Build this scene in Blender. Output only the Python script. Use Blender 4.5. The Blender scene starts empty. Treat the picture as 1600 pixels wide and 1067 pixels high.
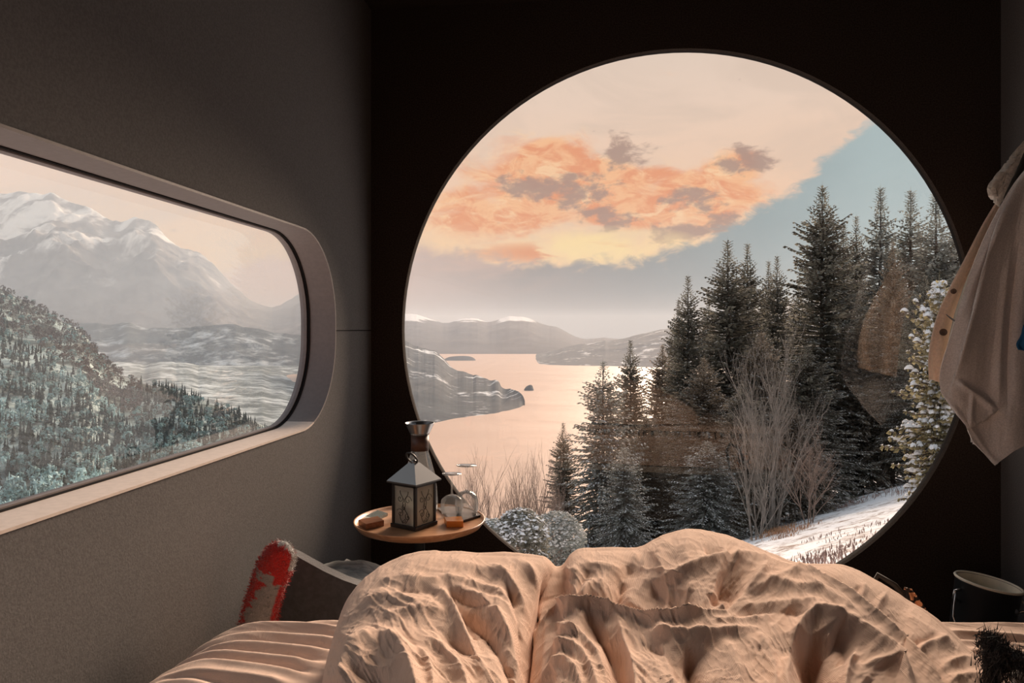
import bpy, bmesh, math, random
import numpy as np
from mathutils import Vector, Matrix, noise as mnoise
from mathutils.geometry import delaunay_2d_cdt
random.seed(7); RNG = np.random.default_rng(7)
PI = math.pi
sc = bpy.context.scene
col = sc.collection
# ------------------------------------------------------------------ camera
EYE = 1.08; F = 1155.0; HZ = 515.0
YAW = math.atan(140 / F); SA, CA = math.sin(YAW), math.cos(YAW)
cd = bpy.data.cameras.new('camera'); cam = bpy.data.objects.new('camera', cd); col.objects.link(cam)
cam.location = (0, 0, EYE); cam.rotation_euler = (PI / 2, 0, YAW)
cd.sensor_width = 36; cd.lens = F * 36 / 1600; cd.shift_y = -(533.5 - HZ) / 1600
cd.clip_start = .02; cd.clip_end = 60000
sc.camera = cam
sc.view_settings.view_transform = 'Standard'; sc.view_settings.look = 'None'
sc.view_settings.gamma = 1; sc.view_settings.use_curve_mapping = False
sc.view_settings.exposure = 0.0
sc.cycles.use_denoising = True
sc.cycles.max_bounces = 8; sc.cycles.diffuse_bounces = 4; sc.cycles.glossy_bounces = 4
sc.cycles.transparent_max_bounces = 16; sc.cycles.volume_bounces = 1
sc.cycles.sample_clamp_indirect = 4

# ------------------------------------------------------------------ node helpers
class NT:
    def __init__(s, tree): s.t = tree; s.n = tree.nodes; s.l = tree.links
    def new(s, typ, **kw):
        n = s.n.new(typ)
        for k, v in kw.items(): setattr(n, k, v)
        return n
    def put(s, sock, v):
        if v is None: return
        if isinstance(v, bpy.types.NodeSocket): s.l.new(v, sock)
        elif isinstance(v, (tuple, list)) and len(v) == 3 and sock.type == 'RGBA': sock.default_value = (*v, 1)
        else: sock.default_value = v
    def m(s, op, a, b=None, c=None, clamp=False):
        n = s.new('ShaderNodeMath', operation=op, use_clamp=clamp)
        for i, v in enumerate((a, b, c)): s.put(n.inputs[i], v)
        return n.outputs[0]
    def mix(s, f, a, b, bt='MIX'):
        n = s.new('ShaderNodeMix', data_type='RGBA', blend_type=bt)
        s.put(n.inputs[0], f); s.put(n.inputs[6], a); s.put(n.inputs[7], b)
        return n.outputs[2]
    def noise(s, vec, scale, detail=4, rough=.55, dist=0, out=0):
        n = s.new('ShaderNodeTexNoise'); s.put(n.inputs['Vector'], vec)
        n.inputs['Scale'].default_value = scale; n.inputs['Detail'].default_value = detail
        n.inputs['Roughness'].default_value = rough; n.inputs['Distortion'].default_value = dist
        return n.outputs[out]
    def sstep(s, x, a, b):
        n = s.new('ShaderNodeMapRange', interpolation_type='SMOOTHSTEP')
        s.put(n.inputs[0], x); s.put(n.inputs[1], a); s.put(n.inputs[2], b)
        return n.outputs[0]
    def ramp(s, f, stops, interp='LINEAR'):
        n = s.new('ShaderNodeValToRGB'); r = n.color_ramp; r.interpolation = interp
        while len(r.elements) < len(stops): r.elements.new(.5)
        for e, (p, c) in zip(r.elements, stops): e.position = p; e.color = (*c, 1) if len(c) == 3 else c
        s.put(n.inputs[0], f); return n.outputs[0]
    def xyz(s, x, y, z):
        n = s.new('ShaderNodeCombineXYZ')
        for i, v in enumerate((x, y, z)): s.put(n.inputs[i], v)
        return n.outputs[0]

def lin(r, g, b):
    f = lambda c: (c / 255 / 12.92) if c / 255 <= .04045 else ((c / 255 + .055) / 1.055) ** 2.4
    return (f(r), f(g), f(b))

# ------------------------------------------------------------------ world: sunset sky with clouds
SKY_GAIN = 1.0
w = bpy.data.worlds.new('sky'); sc.world = w; w.use_nodes = True
t = NT(w.node_tree); t.n.clear()
tc = t.new('ShaderNodeTexCoord').outputs['Generated']
sp = t.new('ShaderNodeSeparateXYZ'); t.put(sp.inputs[0], tc)
X, Y, Z = sp.outputs
AZ = t.m('MULTIPLY', t.m('ARCTAN2', X, Y), 180 / PI)             # degrees right of +Y
EL = t.m('MULTIPLY', t.m('ARCSINE', Z), 180 / PI)
ae = t.xyz(AZ, t.m('MULTIPLY', EL, 1.9), 0.0)
d3 = tc
n1 = t.noise(ae, .16, 6, .62, .5)                               # big cloud lumps
n2 = t.noise(ae, .42, 6, .62, .4)
n3 = t.noise(t.xyz(AZ, t.m('MULTIPLY', EL, 4.0), 3.0), .12, 5, .6, .3)   # flat streaks
def azf(pts):                                                   # piecewise curve over azimuth -60..60
    n = t.new('ShaderNodeFloatCurve'); c = n.mapping.curves[0]
    P = [((a + 60) / 120, v) for a, v in pts]
    c.points[0].location = P[0]; c.points[-1].location = P[-1]
    for p in P[1:-1]: c.points.new(*p)
    for q in c.points: q.handle_type = 'AUTO_CLAMPED'
    n.mapping.update(); t.put(n.inputs[1], t.m('DIVIDE', t.m('ADD', AZ, 60), 120, clamp=True))
    return n.outputs[0]
edge = t.m('MULTIPLY', azf([(-60, .07), (-30, .12), (-22, .19), (-14.8, .20), (-9, .185), (-4.4, .165), (2, .168), (5, .19), (8, .225), (11.3, .29), (14, .33), (16.5, .405), (19.1, .475), (30, .66), (60, .85)]), 30)
edge = t.m('ADD', edge, t.m('MULTIPLY', t.m('SUBTRACT', n2, .5), 4.0))
up = t.sstep(t.m('SUBTRACT', EL, edge), -.5, .8)              # 1 = lit clouds above the dark bank
# warm part
warm = t.ramp(t.m('DIVIDE', EL, 40, clamp=True), [(0, lin(255, 205, 150)), (.14, lin(253, 210, 160)), (.24, lin(244, 202, 170)), (.42, lin(236, 208, 188)), (.55, lin(224, 204, 188)), (.7, lin(214, 202, 194)), (1, lin(206, 204, 205))])
warm = t.mix(t.m('MULTIPLY', t.sstep(t.noise(ae, .09, 5, .6, .8), .42, .62), .45), warm, lin(214, 190, 172))
def blob(a, e, ra, re):                                          # soft ellipse in az/el
    u = t.m('DIVIDE', t.m('SUBTRACT', AZ, a), ra); v = t.m('DIVIDE', t.m('SUBTRACT', EL, e), re)
    r = t.m('ADD', t.m('MULTIPLY', u, u), t.m('MULTIPLY', v, v))
    return t.m('SUBTRACT', 1.0, r, clamp=True)
def ssum(*b):
    o = b[0]
    for q in b[1:]: o = t.m('ADD', o, q)
    return o
# cloud mass: where orange / grey lumps live
mass = ssum(blob(-4.5, 12.6, 7.5, 3.2), blob(0, 10.0, 8, 3.0), blob(6, 9.8, 8, 3.4), blob(-9.5, 8.6, 7, 2.6), t.m('MULTIPLY', blob(10.5, 12.2, 3.2, 1.4), .8), t.m('MULTIPLY', blob(-30, 9, 12, 5), .35))
mass = t.m('MINIMUM', mass, 1.0)
cl = t.sstep(t.m('ADD', n1, t.m('MULTIPLY', t.m('SUBTRACT', mass, .6), .42)), .36, .64)
oran = t.mix(t.sstep(t.noise(ae, .34, 7, .66, .9), .40, .60), lin(234, 142, 88), lin(250, 186, 132))
warm = t.mix(t.m('MULTIPLY', cl, .85), warm, oran)
hl = t.sstep(t.noise(t.xyz(AZ, t.m('MULTIPLY', EL, 2.4), 7.0), .30, 6, .62, .8), .50, .64)
warm = t.mix(t.m('MULTIPLY', t.m('MULTIPLY', hl, mass), .75), warm, lin(255, 214, 168))
# small dark lumps
dm = ssum(blob(-1.8, 10.6, 4.2, 1.9), blob(-6.2, 10.9, 3.0, 1.5), blob(0.5, 8.4, 3.2, 1.2), blob(8.9, 7.9, 2.6, 1.6), blob(5.2, 7.2, 3.0, 1.3), blob(10.4, 12.3, 3.2, 1.5), blob(1.8, 13.3, 2.6, 2.0), blob(6.5, 9.8, 3.4, 1.2))
n4 = t.noise(ae, .55, 5, .6, .2)
dk = t.sstep(t.m('ADD', n4, t.m('MULTIPLY', t.m('SUBTRACT', t.m('MINIMUM', dm, 1.0), .75), .36)), .38, .60)
warm = t.mix(t.m('MULTIPLY', dk, .9), warm, lin(168, 136, 122))
# bright opening under the clouds and flat glowing streaks
br = t.m('MULTIPLY', blob(0.5, 6.3, 7.5, 1.7), t.sstep(n1, .3, .6))
warm = t.mix(t.m('MINIMUM', t.m('MULTIPLY', br, 1.3), 1.0), warm, lin(255, 222, 160))
st = t.m('MULTIPLY', blob(-3.5, 5.9, 8.0, 1.0), t.sstep(n3, .47, .58))
warm = t.mix(st, warm, lin(228, 140, 84))
# low bank: pinkish on the left, grey in the middle, pale blue on the right
bank = t.ramp(t.m('DIVIDE', t.m('ADD', AZ, 60), 120, clamp=True), [(.15, lin(236, 204, 186)), (.33, lin(228, 192, 176)), (.385, lin(196, 172, 162)), (.45, lin(150, 142, 139)), (.52, lin(136, 140, 141)), (.6, lin(146, 162, 165)), (.66, lin(166, 184, 186)), (.85, lin(178, 192, 196))])
bank = t.mix(t.m('MULTIPLY', t.sstep(EL, 3.5, .5), .35), bank, lin(176, 170, 168))
pk = t.m('MULTIPLY', t.m('MULTIPLY', t.sstep(EL, 2.0, 5.5), t.sstep(n3, .4, .65)), t.sstep(AZ, 2, -8))
bank = t.mix(t.m('MULTIPLY', pk, .45), bank, lin(226, 184, 164))
bank = t.mix(.16, bank, t.mix(n1, (0, 0, 0), (1, 1, 1)), 'SOFT_LIGHT')
skyc = t.mix(up, bank, warm)
# away from the sunset the sky fades to plain dusk blue-grey
back = t.sstep(t.m('ABSOLUTE', AZ), 50, 120)
hemi = t.ramp(t.m('DIVIDE', EL, 90, clamp=True), [(0, lin(192, 194, 198)), (.3, lin(196, 204, 212)), (1, lin(190, 200, 212))])
skyc = t.mix(back, skyc, hemi)
skyc = t.mix(t.sstep(EL, 30, 60), skyc, hemi)
bg = t.new('ShaderNodeBackground'); t.put(bg.inputs[0], skyc); bg.inputs[1].default_value = SKY_GAIN
wo = t.new('ShaderNodeOutputWorld'); t.l.new(bg.outputs[0], wo.inputs[0])

# low sun behind thin cloud, towards the bright opening: broad and soft
sd = bpy.data.lights.new('sun', 'SUN'); sd.energy = 7.5; sd.angle = math.radians(24); sd.color = (1.0, .76, .58)
sun = bpy.data.objects.new('sun', sd); col.objects.link(sun)
_az, _el = math.radians(15.5), math.radians(21)
_dir = Vector((math.sin(_az) * math.cos(_el), math.cos(_az) * math.cos(_el), math.sin(_el)))
sun.rotation_euler = _dir.to_track_quat('Z', 'Y').to_euler()

# ------------------------------------------------------------------ geometry helpers
def P(px, py, d):
    dx = (px - 800) / F; dz = (HZ - py) / F
    return Vector((d * (-SA + dx * CA), d * (CA + dx * SA), EYE + d * dz))
def Parr(px, py, d):
    dx = (px - 800) / F; dz = (HZ - py) / F
    return np.stack([d * (-SA + dx * CA), d * (CA + dx * SA), EYE + d * dz], -1)
def PX(px, py, x0): return P(px, py, x0 / (-SA + (px - 800) / F * CA))
def PY(px, py, y0): return P(px, py, y0 / (CA + (px - 800) / F * SA))
def PZ(px, py, z0): return P(px, py, (z0 - EYE) / ((HZ - py) / F))

def tag(o, label=None, cat=None, group=None, kind=None):
    if label: o['label'] = label
    if cat: o['category'] = cat
    if group: o['group'] = group
    if kind: o['kind'] = kind
    return o
def empty(name, loc=(0, 0, 0), rz=0, label=None, cat=None, group=None):
    o = bpy.data.objects.new(name, None); col.objects.link(o); o.empty_display_size = .05
    o.location = loc; o.rotation_euler = (0, 0, rz); return tag(o, label, cat, group)
def link(name, me, mat=None, parent=None, smooth=False):
    o = bpy.data.objects.new(name, me); col.objects.link(o)
    if mat: me.materials.append(mat)
    if parent: o.parent = parent
    if smooth: me.polygons.foreach_set('use_smooth', [True] * len(me.polygons))
    return o
def pymesh(name, v, f, mat=None, parent=None, smooth=False):
    me = bpy.data.meshes.new(name); me.from_pydata([tuple(p) for p in v], [], [tuple(q) for q in f]); me.update()
    return link(name, me, mat, parent, smooth)
def bmobj(name, bm, mat=None, parent=None, smooth=False, bevel=0, seg=2):
    if bevel: bmesh.ops.bevel(bm, geom=[e for e in bm.edges if len(e.link_faces) == 2 and e.calc_face_angle(0) > .5], offset=bevel, segments=seg, affect='EDGES', profile=.6)
    bmesh.ops.recalc_face_normals(bm, faces=bm.faces)
    me = bpy.data.meshes.new(name); bm.to_mesh(me); bm.free()
    return link(name, me, mat, parent, smooth)
def box(bm, c, s, rot=None):
    m = Matrix.Translation(c)
    if rot: m = m @ rot
    bmesh.ops.create_cube(bm, size=1, matrix=m @ Matrix.Diagonal((*s, 1)))
def lathe(name, prof, mat, parent=None, seg=40, M=None, smooth=True):
    v = []; f = []; cap = name not in ('inner_lining', 'bucket_body', 'rolled_rim', 'collar', 'pouring_funnel', 'bowl')
    for r, z in prof:
        for k in range(seg):
            a = 2 * PI * k / seg; v.append(Vector((r * math.cos(a), r * math.sin(a), z)))
    for i in range(len(prof) - 1):
        for k in range(seg):
            k2 = (k + 1) % seg
            f.append((i * seg + k, i * seg + k2, (i + 1) * seg + k2, (i + 1) * seg + k))
    if cap and prof[0][0] > 1e-4: f.append(tuple(range(seg))[::-1])
    if cap and prof[-1][0] > 1e-4: f.append(tuple((len(prof) - 1) * seg + k for k in range(seg)))
    if M: v = [M @ p for p in v]
    o = pymesh(name, v, f, mat, parent)
    bm = bmesh.new(); bm.from_mesh(o.data); bmesh.ops.remove_doubles(bm, verts=bm.verts, dist=1e-5)
    bmesh.ops.recalc_face_normals(bm, faces=bm.faces)
    bm.to_mesh(o.data); bm.free()
    if smooth:
        for p in o.data.polygons: p.use_smooth = len(p.vertices) < 8
    return o
def tube_vf(pts, rad, seg=6, v=None, f=None, closed=False):
    v = [] if v is None else v; f = [] if f is None else f
    pts = [Vector(p) for p in pts]; n = len(pts)
    rad = [rad] * n if not hasattr(rad, '__len__') else rad
    b0 = len(v); prev = None
    for i, p in enumerate(pts):
        if closed: tan = pts[(i + 1) % n] - pts[i - 1]
        else: tan = pts[min(i + 1, n - 1)] - pts[max(i - 1, 0)]
        if tan.length < 1e-9: tan = Vector((0, 0, 1))
        tan.normalize()
        if prev is None:
            a = tan.orthogonal().normalized()
        else:
            a = prev - tan * prev.dot(tan)
            a = a.normalized() if a.length > 1e-6 else tan.orthogonal().normalized()
        prev = a; b = tan.cross(a)
        for k in range(seg):
            th = 2 * PI * k / seg
            v.append(p + (a * math.cos(th) + b * math.sin(th)) * rad[i])
    for i in range(n if closed else n - 1):
        j = (i + 1) % n
        for k in range(seg):
            k2 = (k + 1) % seg
            f.append((b0 + i * seg + k, b0 + i * seg + k2, b0 + j * seg + k2, b0 + j * seg + k))
    if not closed and seg > 2:
        f.append(tuple(b0 + k for k in range(seg))[::-1]); f.append(tuple(b0 + (n - 1) * seg + k for k in range(seg)))
    return v, f
def tube(name, pts, rad, mat, parent=None, seg=8, closed=False):
    v, f = tube_vf(pts, rad, seg, closed=closed); return pymesh(name, v, f, mat, parent, True)
def fastmesh(name, V, Fq, mat=None, parent=None, smooth=False, n=4):
    V = np.asarray(V, np.float32); Fq = np.asarray(Fq, np.int32)
    me = bpy.data.meshes.new(name); me.vertices.add(len(V)); me.vertices.foreach_set('co', V.ravel())
    k = len(Fq); me.loops.add(k * n); me.loops.foreach_set('vertex_index', Fq.ravel())
    me.polygons.add(k); me.polygons.foreach_set('loop_start', np.arange(0, k * n, n, dtype=np.int32))
    me.update(calc_edges=True); me.validate()
    return link(name, me, mat, parent, smooth)
def gridfaces(r, c):
    i = np.arange(r - 1)[:, None] * c + np.arange(c - 1)[None, :]
    return np.stack([i, i + 1, i + c + 1, i + c], -1).reshape(-1, 4)
# numpy value noise / fbm
_perm = RNG.random((257, 257))
def vnoise(x, y):
    xi = np.floor(x).astype(int); yi = np.floor(y).astype(int); fx = x - xi; fy = y - yi
    fx = fx * fx * (3 - 2 * fx); fy = fy * fy * (3 - 2 * fy)
    a = _perm[xi % 256, yi % 256]; b = _perm[(xi + 1) % 256, yi % 256]; c = _perm[xi % 256, (yi + 1) % 256]; d = _perm[(xi + 1) % 256, (yi + 1) % 256]
    return (a * (1 - fx) + b * fx) * (1 - fy) + (c * (1 - fx) + d * fx) * fy - .5
def fbm(x, y, o=5, g=.5):
    s = 0; a = 1
    for i in range(o): s = s + a * vnoise(x * 2 ** i + 17.3 * i, y * 2 ** i + 5.1 * i); a *= g
    return s
def ridged(x, y, o=4, g=.5):
    s = 0; a = 1
    for i in range(o): s = s + a * (.5 - 2 * np.abs(vnoise(x * 2 ** i + 9.7 * i, y * 2 ** i + 3.3 * i))); a *= g
    return s
def interp(pts, x):
    p = np.array(pts, float); return np.interp(x, p[:, 0], p[:, 1])
def smooth_interp(pts, x):                                       # Catmull-like monotone cubic
    p = np.array(pts, float); xs, ys = p[:, 0], p[:, 1]
    d = np.diff(ys) / np.diff(xs); m = np.empty(len(xs)); m[1:-1] = (d[:-1] + d[1:]) / 2; m[0] = d[0]; m[-1] = d[-1]
    x = np.clip(x, xs[0], xs[-1]); i = np.clip(np.searchsorted(xs, x) - 1, 0, len(xs) - 2)
    h = xs[i + 1] - xs[i]; u = (x - xs[i]) / h
    return (2*u**3-3*u**2+1)*ys[i] + (u**3-2*u**2+u)*h*m[i] + (-2*u**3+3*u**2)*ys[i+1] + (u**3-u**2)*h*m[i+1]

# ------------------------------------------------------------------ materials
def mat(name, color, rough=.6, metal=0, bump=None, bscale=50, bstr=.2, var=0, vscale=8, spec=.5, sheen=0, trans=0, ior=1.45, coords='Object', detail=4):
    m = bpy.data.materials.new(name); m.use_nodes = True; t = NT(m.node_tree)
    b = t.n['Principled BSDF']; b.inputs['Roughness'].default_value = rough; b.inputs['Metallic'].default_value = metal
    b.inputs['Specular IOR Level'].default_value = spec; b.inputs['IOR'].default_value = ior
    if trans: b.inputs['Transmission Weight'].default_value = trans
    if sheen: b.inputs['Sheen Weight'].default_value = sheen
    tc = t.new('ShaderNodeTexCoord').outputs[coords]
    if var:
        n = t.noise(tc, vscale, detail, .6)
        c2 = tuple(c * (1 - var) for c in color); c3 = tuple(min(1, c * (1 + var)) for c in color)
        t.put(b.inputs['Base Color'], t.mix(t.sstep(n, .35, .65), c2, c3))
    else: t.put(b.inputs['Base Color'], color)
    if bump is not None:
        bn = t.new('ShaderNodeBump'); bn.inputs['Strength'].default_value = bstr; bn.inputs['Distance'].default_value = bump
        t.put(bn.inputs['Height'], t.noise(tc, bscale, 3, .6)); t.l.new(bn.outputs[0], b.inputs['Normal'])
    return m
M = {}
M['wall'] = mat('charcoal_felt_paint', (.135, .129, .129), .95, bump=.0015, bscale=260, bstr=.4, var=.12, vscale=220, spec=.15)
M['front'] = mat('shaded_wall_paint', (.044, .034, .029), .95, bump=.001, bscale=260, bstr=.5, var=.25, vscale=200, spec=.02)  # darker wall paint: shade of the unlit front wall is in the colour
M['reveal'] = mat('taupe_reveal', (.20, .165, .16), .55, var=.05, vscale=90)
M['sill'] = mat('skylit_sill', (.66, .56, .50), .5, var=.05, vscale=60)  # reveal colour raised to carry the sky light falling on the ledge
M['gasket'] = mat('black_gasket', (.014, .012, .012), .8, spec=.1)
M['rim'] = mat('dark_metal_rim', (.010, .008, .009), .95, spec=.03)
M['floor'] = mat('dark_floor', (.05, .04, .035), .6, var=.3, vscale=5)
def glassmat(name, tint=(1, 1, 1), k=1.0, rough=0):
    m = bpy.data.materials.new(name); m.use_nodes = True; t = NT(m.node_tree); t.n.clear()
    tr = t.new('ShaderNodeBsdfTransparent'); t.put(tr.inputs[0], tint)
    g = t.new('ShaderNodeBsdfGlossy'); g.inputs['Roughness'].default_value = rough
    fr = t.new('ShaderNodeFresnel'); fr.inputs[0].default_value = 1.5
    mx = t.new('ShaderNodeMixShader'); t.put(mx.inputs[0], t.m('MULTIPLY', fr.outputs[0], k, clamp=True))
    t.l.new(tr.outputs[0], mx.inputs[1]); t.l.new(g.outputs[0], mx.inputs[2])
    o = t.new('ShaderNodeOutputMaterial'); t.l.new(mx.outputs[0], o.inputs[0]); return m
M['pane'] = glassmat('window_glass', (.985, .99, .985), 1.3)
def milkglass(name, tint, k, rough, milk, mcol=(.8, .8, .8)):
    m = glassmat(name, tint, k, rough); t = NT(m.node_tree); o = [n for n in t.n if n.type == 'OUTPUT_MATERIAL'][0]; old = o.inputs[0].links[0].from_socket
    df = t.new('ShaderNodeBsdfDiffuse'); t.put(df.inputs[0], mcol); tl = t.new('ShaderNodeBsdfTranslucent'); t.put(tl.inputs[0], mcol)
    a = t.new('ShaderNodeMixShader'); a.inputs[0].default_value = .5; t.l.new(df.outputs[0], a.inputs[1]); t.l.new(tl.outputs[0], a.inputs[2])
    b = t.new('ShaderNodeMixShader'); b.inputs[0].default_value = milk; t.l.new(old, b.inputs[1]); t.l.new(a.outputs[0], b.inputs[2]); t.l.new(b.outputs[0], o.inputs[0]); return m
M['glass'] = milkglass('thin_glassware', (.97, .97, .97), .9, 0, .06)

# ------------------------------------------------------------------ cabin
XL, XR, YF, YB, ZC = -.83, 1.30, 2.60, -2.2, 2.24
def wall_with_hole(name, to3, outer, hole, thick, m, kind='structure'):
    """inner face with a hole + outer face + reveal; to3(u, v, w): w = 0 room side, w = 1 outside"""
    pts = [Vector(p) for p in outer] + [Vector(p) for p in hole]
    no, nh = len(outer), len(hole)
    ed = [(i, (i + 1) % no) for i in range(no)] + [(no + i, no + (i + 1) % nh) for i in range(nh)]
    vv, _, ff, *_ = delaunay_2d_cdt(pts, ed, [], 1, 1e-7)
    hc = np.array(hole)
    def inside(x, y):
        c = False; j = nh - 1
        for i in range(nh):
            if (hc[i][1] > y) != (hc[j][1] > y) and x < (hc[j][0] - hc[i][0]) * (y - hc[i][1]) / (hc[j][1] - hc[i][1]) + hc[i][0]: c = not c
            j = i
        return c
    v = [to3(p.x, p.y, 0) for p in vv]; n = len(v); v += [to3(p.x, p.y, thick) for p in vv]; f = []
    for q in ff:
        cx = sum(vv[i].x for i in q) / 3; cy = sum(vv[i].y for i in q) / 3
        if inside(cx, cy): continue
        f.append(q); f.append([i + n for i in q][::-1])
    b = len(v)
    for p in outer: v.append(to3(p[0], p[1], 0)); v.append(to3(p[0], p[1], thick))
    for i in range(no):
        j = (i + 1) % no; f.append((b + 2 * i, b + 2 * j, b + 2 * j + 1, b + 2 * i + 1))
    b = len(v)
    for p in hole: v.append(to3(p[0], p[1], 0)); v.append(to3(p[0], p[1], thick))
    for i in range(nh):
        j = (i + 1) % nh; f.append((b + 2 * i, b + 2 * j, b + 2 * j + 1, b + 2 * i + 1))
    o = pymesh(name, v, f, m); return tag(o, kind=kind)
def loopring(name, to3, loop_in, loop_out, w0, w1, m, parent=None, cap=True, smooth=True):
    n = len(loop_in); v = []; f = []
    for lp, ww in ((loop_in, w0), (loop_out, w0), (loop_out, w1), (loop_in, w1)):
        v += [to3(p[0], p[1], ww) for p in lp]
    for a in range(4):
        b = (a + 1) % 4
        for i in range(n): f.append((a * n + i, a * n + (i + 1) % n, b * n + (i + 1) % n, b * n + i))
    return pymesh(name, v, f, m, parent)
def rrect(u0, u1, v0, v1, r, n=20, e=2.0):
    o = []
    for cx, cy, a0 in ((u1 - r, v1 - r, 0), (u0 + r, v1 - r, 90), (u0 + r, v0 + r, 180), (u1 - r, v0 + r, 270)):
        for k in range(n + 1):
            a = math.radians(a0 + 90 * k / n); o.append((cx + r * math.cos(a), cy + r * math.sin(a)))
    return o
CXW, CZW, RW = .097 * YF, EYE + .001 * YF, .372 * YF
circ = lambda r, n=128: [(CXW + r * math.cos(2 * PI * i / n), CZW + r * math.sin(2 * PI * i / n)) for i in range(n)]
front3 = lambda u, v, w_: Vector((u, YF + w_, v))
wall_with_hole('wall_front', front3, [(XL - .1, -.05), (XR + .1, -.05), (XR + .1, ZC + .05), (XL - .1, ZC + .05)], circ(RW), .022, M['front'])
w1 = empty('window_1', (0, 0, 0)); w1['kind'] = 'structure'
loopring('window_frame', front3, circ(RW + .010), circ(RW + .034), .022, .060, M['rim'], w1)
loopring('gasket', front3, circ(RW + .004), circ(RW + .012), .030, .052, M['gasket'], w1)
def paneobj(name, to3, loop, w0, parent):
    n = len(loop); v = [to3(p[0], p[1], w0) for p in loop]
    return pymesh(name, v, [tuple(range(n))], M['pane'], parent)
paneobj('window_pane', front3, circ(RW + .010), .045, w1)
# side windows
ZT, ZB = EYE + .285, EYE - .283
left3 = lambda u, v, w_: Vector((XL - w_, u, v))
right3 = lambda u, v, w_: Vector((XR + w_, u, v))
def side_window(idx, to3, u0, u1, wname, wthick=.11):
    r = .26
    hole = rrect(u0, u1, ZB, ZT, r)
    wall_with_hole(wname, to3, [(YB - .1, -.05), (YF + .0, -.05), (YF + .0, ZC + .05), (YB - .1, ZC + .05)], hole, wthick, M['wall'])
    W = empty('window_%d' % idx); W['kind'] = 'structure'
    # reveal lining: sides/top taupe, the bottom run paler, skylight put into its colour
    i3 = rrect(u0 + .004, u1 - .004, ZB + .004, ZT - .004, r - .004); o3 = rrect(u0 - .001, u1 + .001, ZB - .001, ZT + .001, r)
    def lining(name, sel, m):
        v = []; f = []; n = len(i3)
        for lp, ww in ((i3, -.003), (o3, -.003), (o3, wthick), (i3, wthick)): v += [to3(p[0], p[1], ww) for p in lp]
        for a in range(4):
            b = (a + 1) % 4
            for i in range(n):
                if sel(i, n): f.append((a * n + i, a * n + (i + 1) % n, b * n + (i + 1) % n, b * n + i))
        return pymesh(name, v, f, m, W)
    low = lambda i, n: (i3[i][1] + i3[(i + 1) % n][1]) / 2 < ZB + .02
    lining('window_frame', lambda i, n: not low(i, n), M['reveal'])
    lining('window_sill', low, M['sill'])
    loopring('gasket', to3, rrect(u0 + .008, u1 - .008, ZB + .006, ZT - .006, r - .008), i3, wthick - .030, wthick - .022, M['gasket'], W)
    loopring('glazing_bead', to3, rrect(u0 + .012, u1 - .012, ZB + .009, ZT - .009, r - .012), i3, wthick - .022, wthick - .004, M['reveal'], W)
    paneobj('window_pane', to3, rrect(u0 + .012, u1 - .012, ZB + .01, ZT - .01, r - .01), wthick - .012, W)
side_window(2, left3, -1.5, 2.235, 'wall_left')  # unseen rear stretch lengthened to brighten the room
side_window(3, right3, -1.5, 1.03, 'wall_right')  # unseen rear end likewise extended to let in more light
# back wall, ceiling, floor
bm = bmesh.new(); box(bm, ((XL + XR) / 2, YB - .05, ZC / 2), (XR - XL + .2, .1, ZC + .1)); tag(bmobj('wall_back', bm, M['wall']), kind='structure')
bm = bmesh.new(); box(bm, ((XL + XR) / 2, (YF + YB) / 2, ZC + .03), (XR - XL + .2, YF - YB + .2, .06)); tag(bmobj('ceiling', bm, M['front']), kind='structure')
bm = bmesh.new(); box(bm, ((XL + XR) / 2, (YF + YB) / 2, -.03), (XR - XL + .2, YF - YB + .2, .06)); tag(bmobj('floor', bm, M['floor']), kind='structure')
# panel joint to the right of the side window
bm = bmesh.new(); box(bm, (XL + .0006, 2.417, EYE - .003), (.0012, .364, .0035)); tag(bmobj('trim_1', bm, M['gasket']), kind='structure')

# ------------------------------------------------------------------ landscape materials
def snowmat(name, dark, snow, scale, thr=.5, wid=.12, zlo=None, zhi=None, steep=.0, dark2=None, nzw=.0, streak=None, fine=3.0):
    """rock / forest with snow lying where noise, height and flatness let it"""
    m = bpy.data.materials.new(name); m.use_nodes = True; t = NT(m.node_tree); b = t.n['Principled BSDF']
    b.inputs['Roughness'].default_value = .9; b.inputs['Specular IOR Level'].default_value = .1
    g = t.new('ShaderNodeNewGeometry'); pos = g.outputs['Position']
    a = t.noise(pos, scale, 8, .62, .3); f = t.noise(pos, scale * fine, 6, .65, .2)
    x = t.m('ADD', t.m('MULTIPLY', a, .6), t.m('MULTIPLY', f, .4))
    if streak:
        mp = t.new('ShaderNodeMapping'); t.put(mp.inputs[0], pos); mp.inputs['Rotation'].default_value = (0, math.radians(streak[1]), 0); mp.inputs['Scale'].default_value = (1, .35, .16)
        x = t.m('ADD', t.m('MULTIPLY', x, .45), t.m('MULTIPLY', t.noise(mp.outputs[0], streak[0], 7, .6, .4), .55))
    if zlo is not None:
        s = t.new('ShaderNodeSeparateXYZ'); t.put(s.inputs[0], pos)
        x = t.m('ADD', x, t.m('MULTIPLY', t.m('SUBTRACT', t.sstep(s.outputs[2], zlo, zhi), .5), .34))
    if nzw:
        s2 = t.new('ShaderNodeSeparateXYZ'); t.put(s2.inputs[0], g.outputs['Normal'])
        x = t.m('ADD', x, t.m('MULTIPLY', t.m('SUBTRACT', s2.outputs[2], .6), nzw))
    k = t.sstep(x, thr - wid, thr + wid)
    dk = t.mix(t.sstep(f, .35, .65), dark, dark2 or tuple(c * 1.7 for c in dark))
    t.put(b.inputs['Base Color'], t.mix(k, dk, snow))
    return m
LAKE = EYE - 150
M['far_mtn'] = snowmat('far_mountain', (.035, .036, .042), (.85, .85, .88), .0022, thr=.56, wid=.04, zlo=0, zhi=130)
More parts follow.
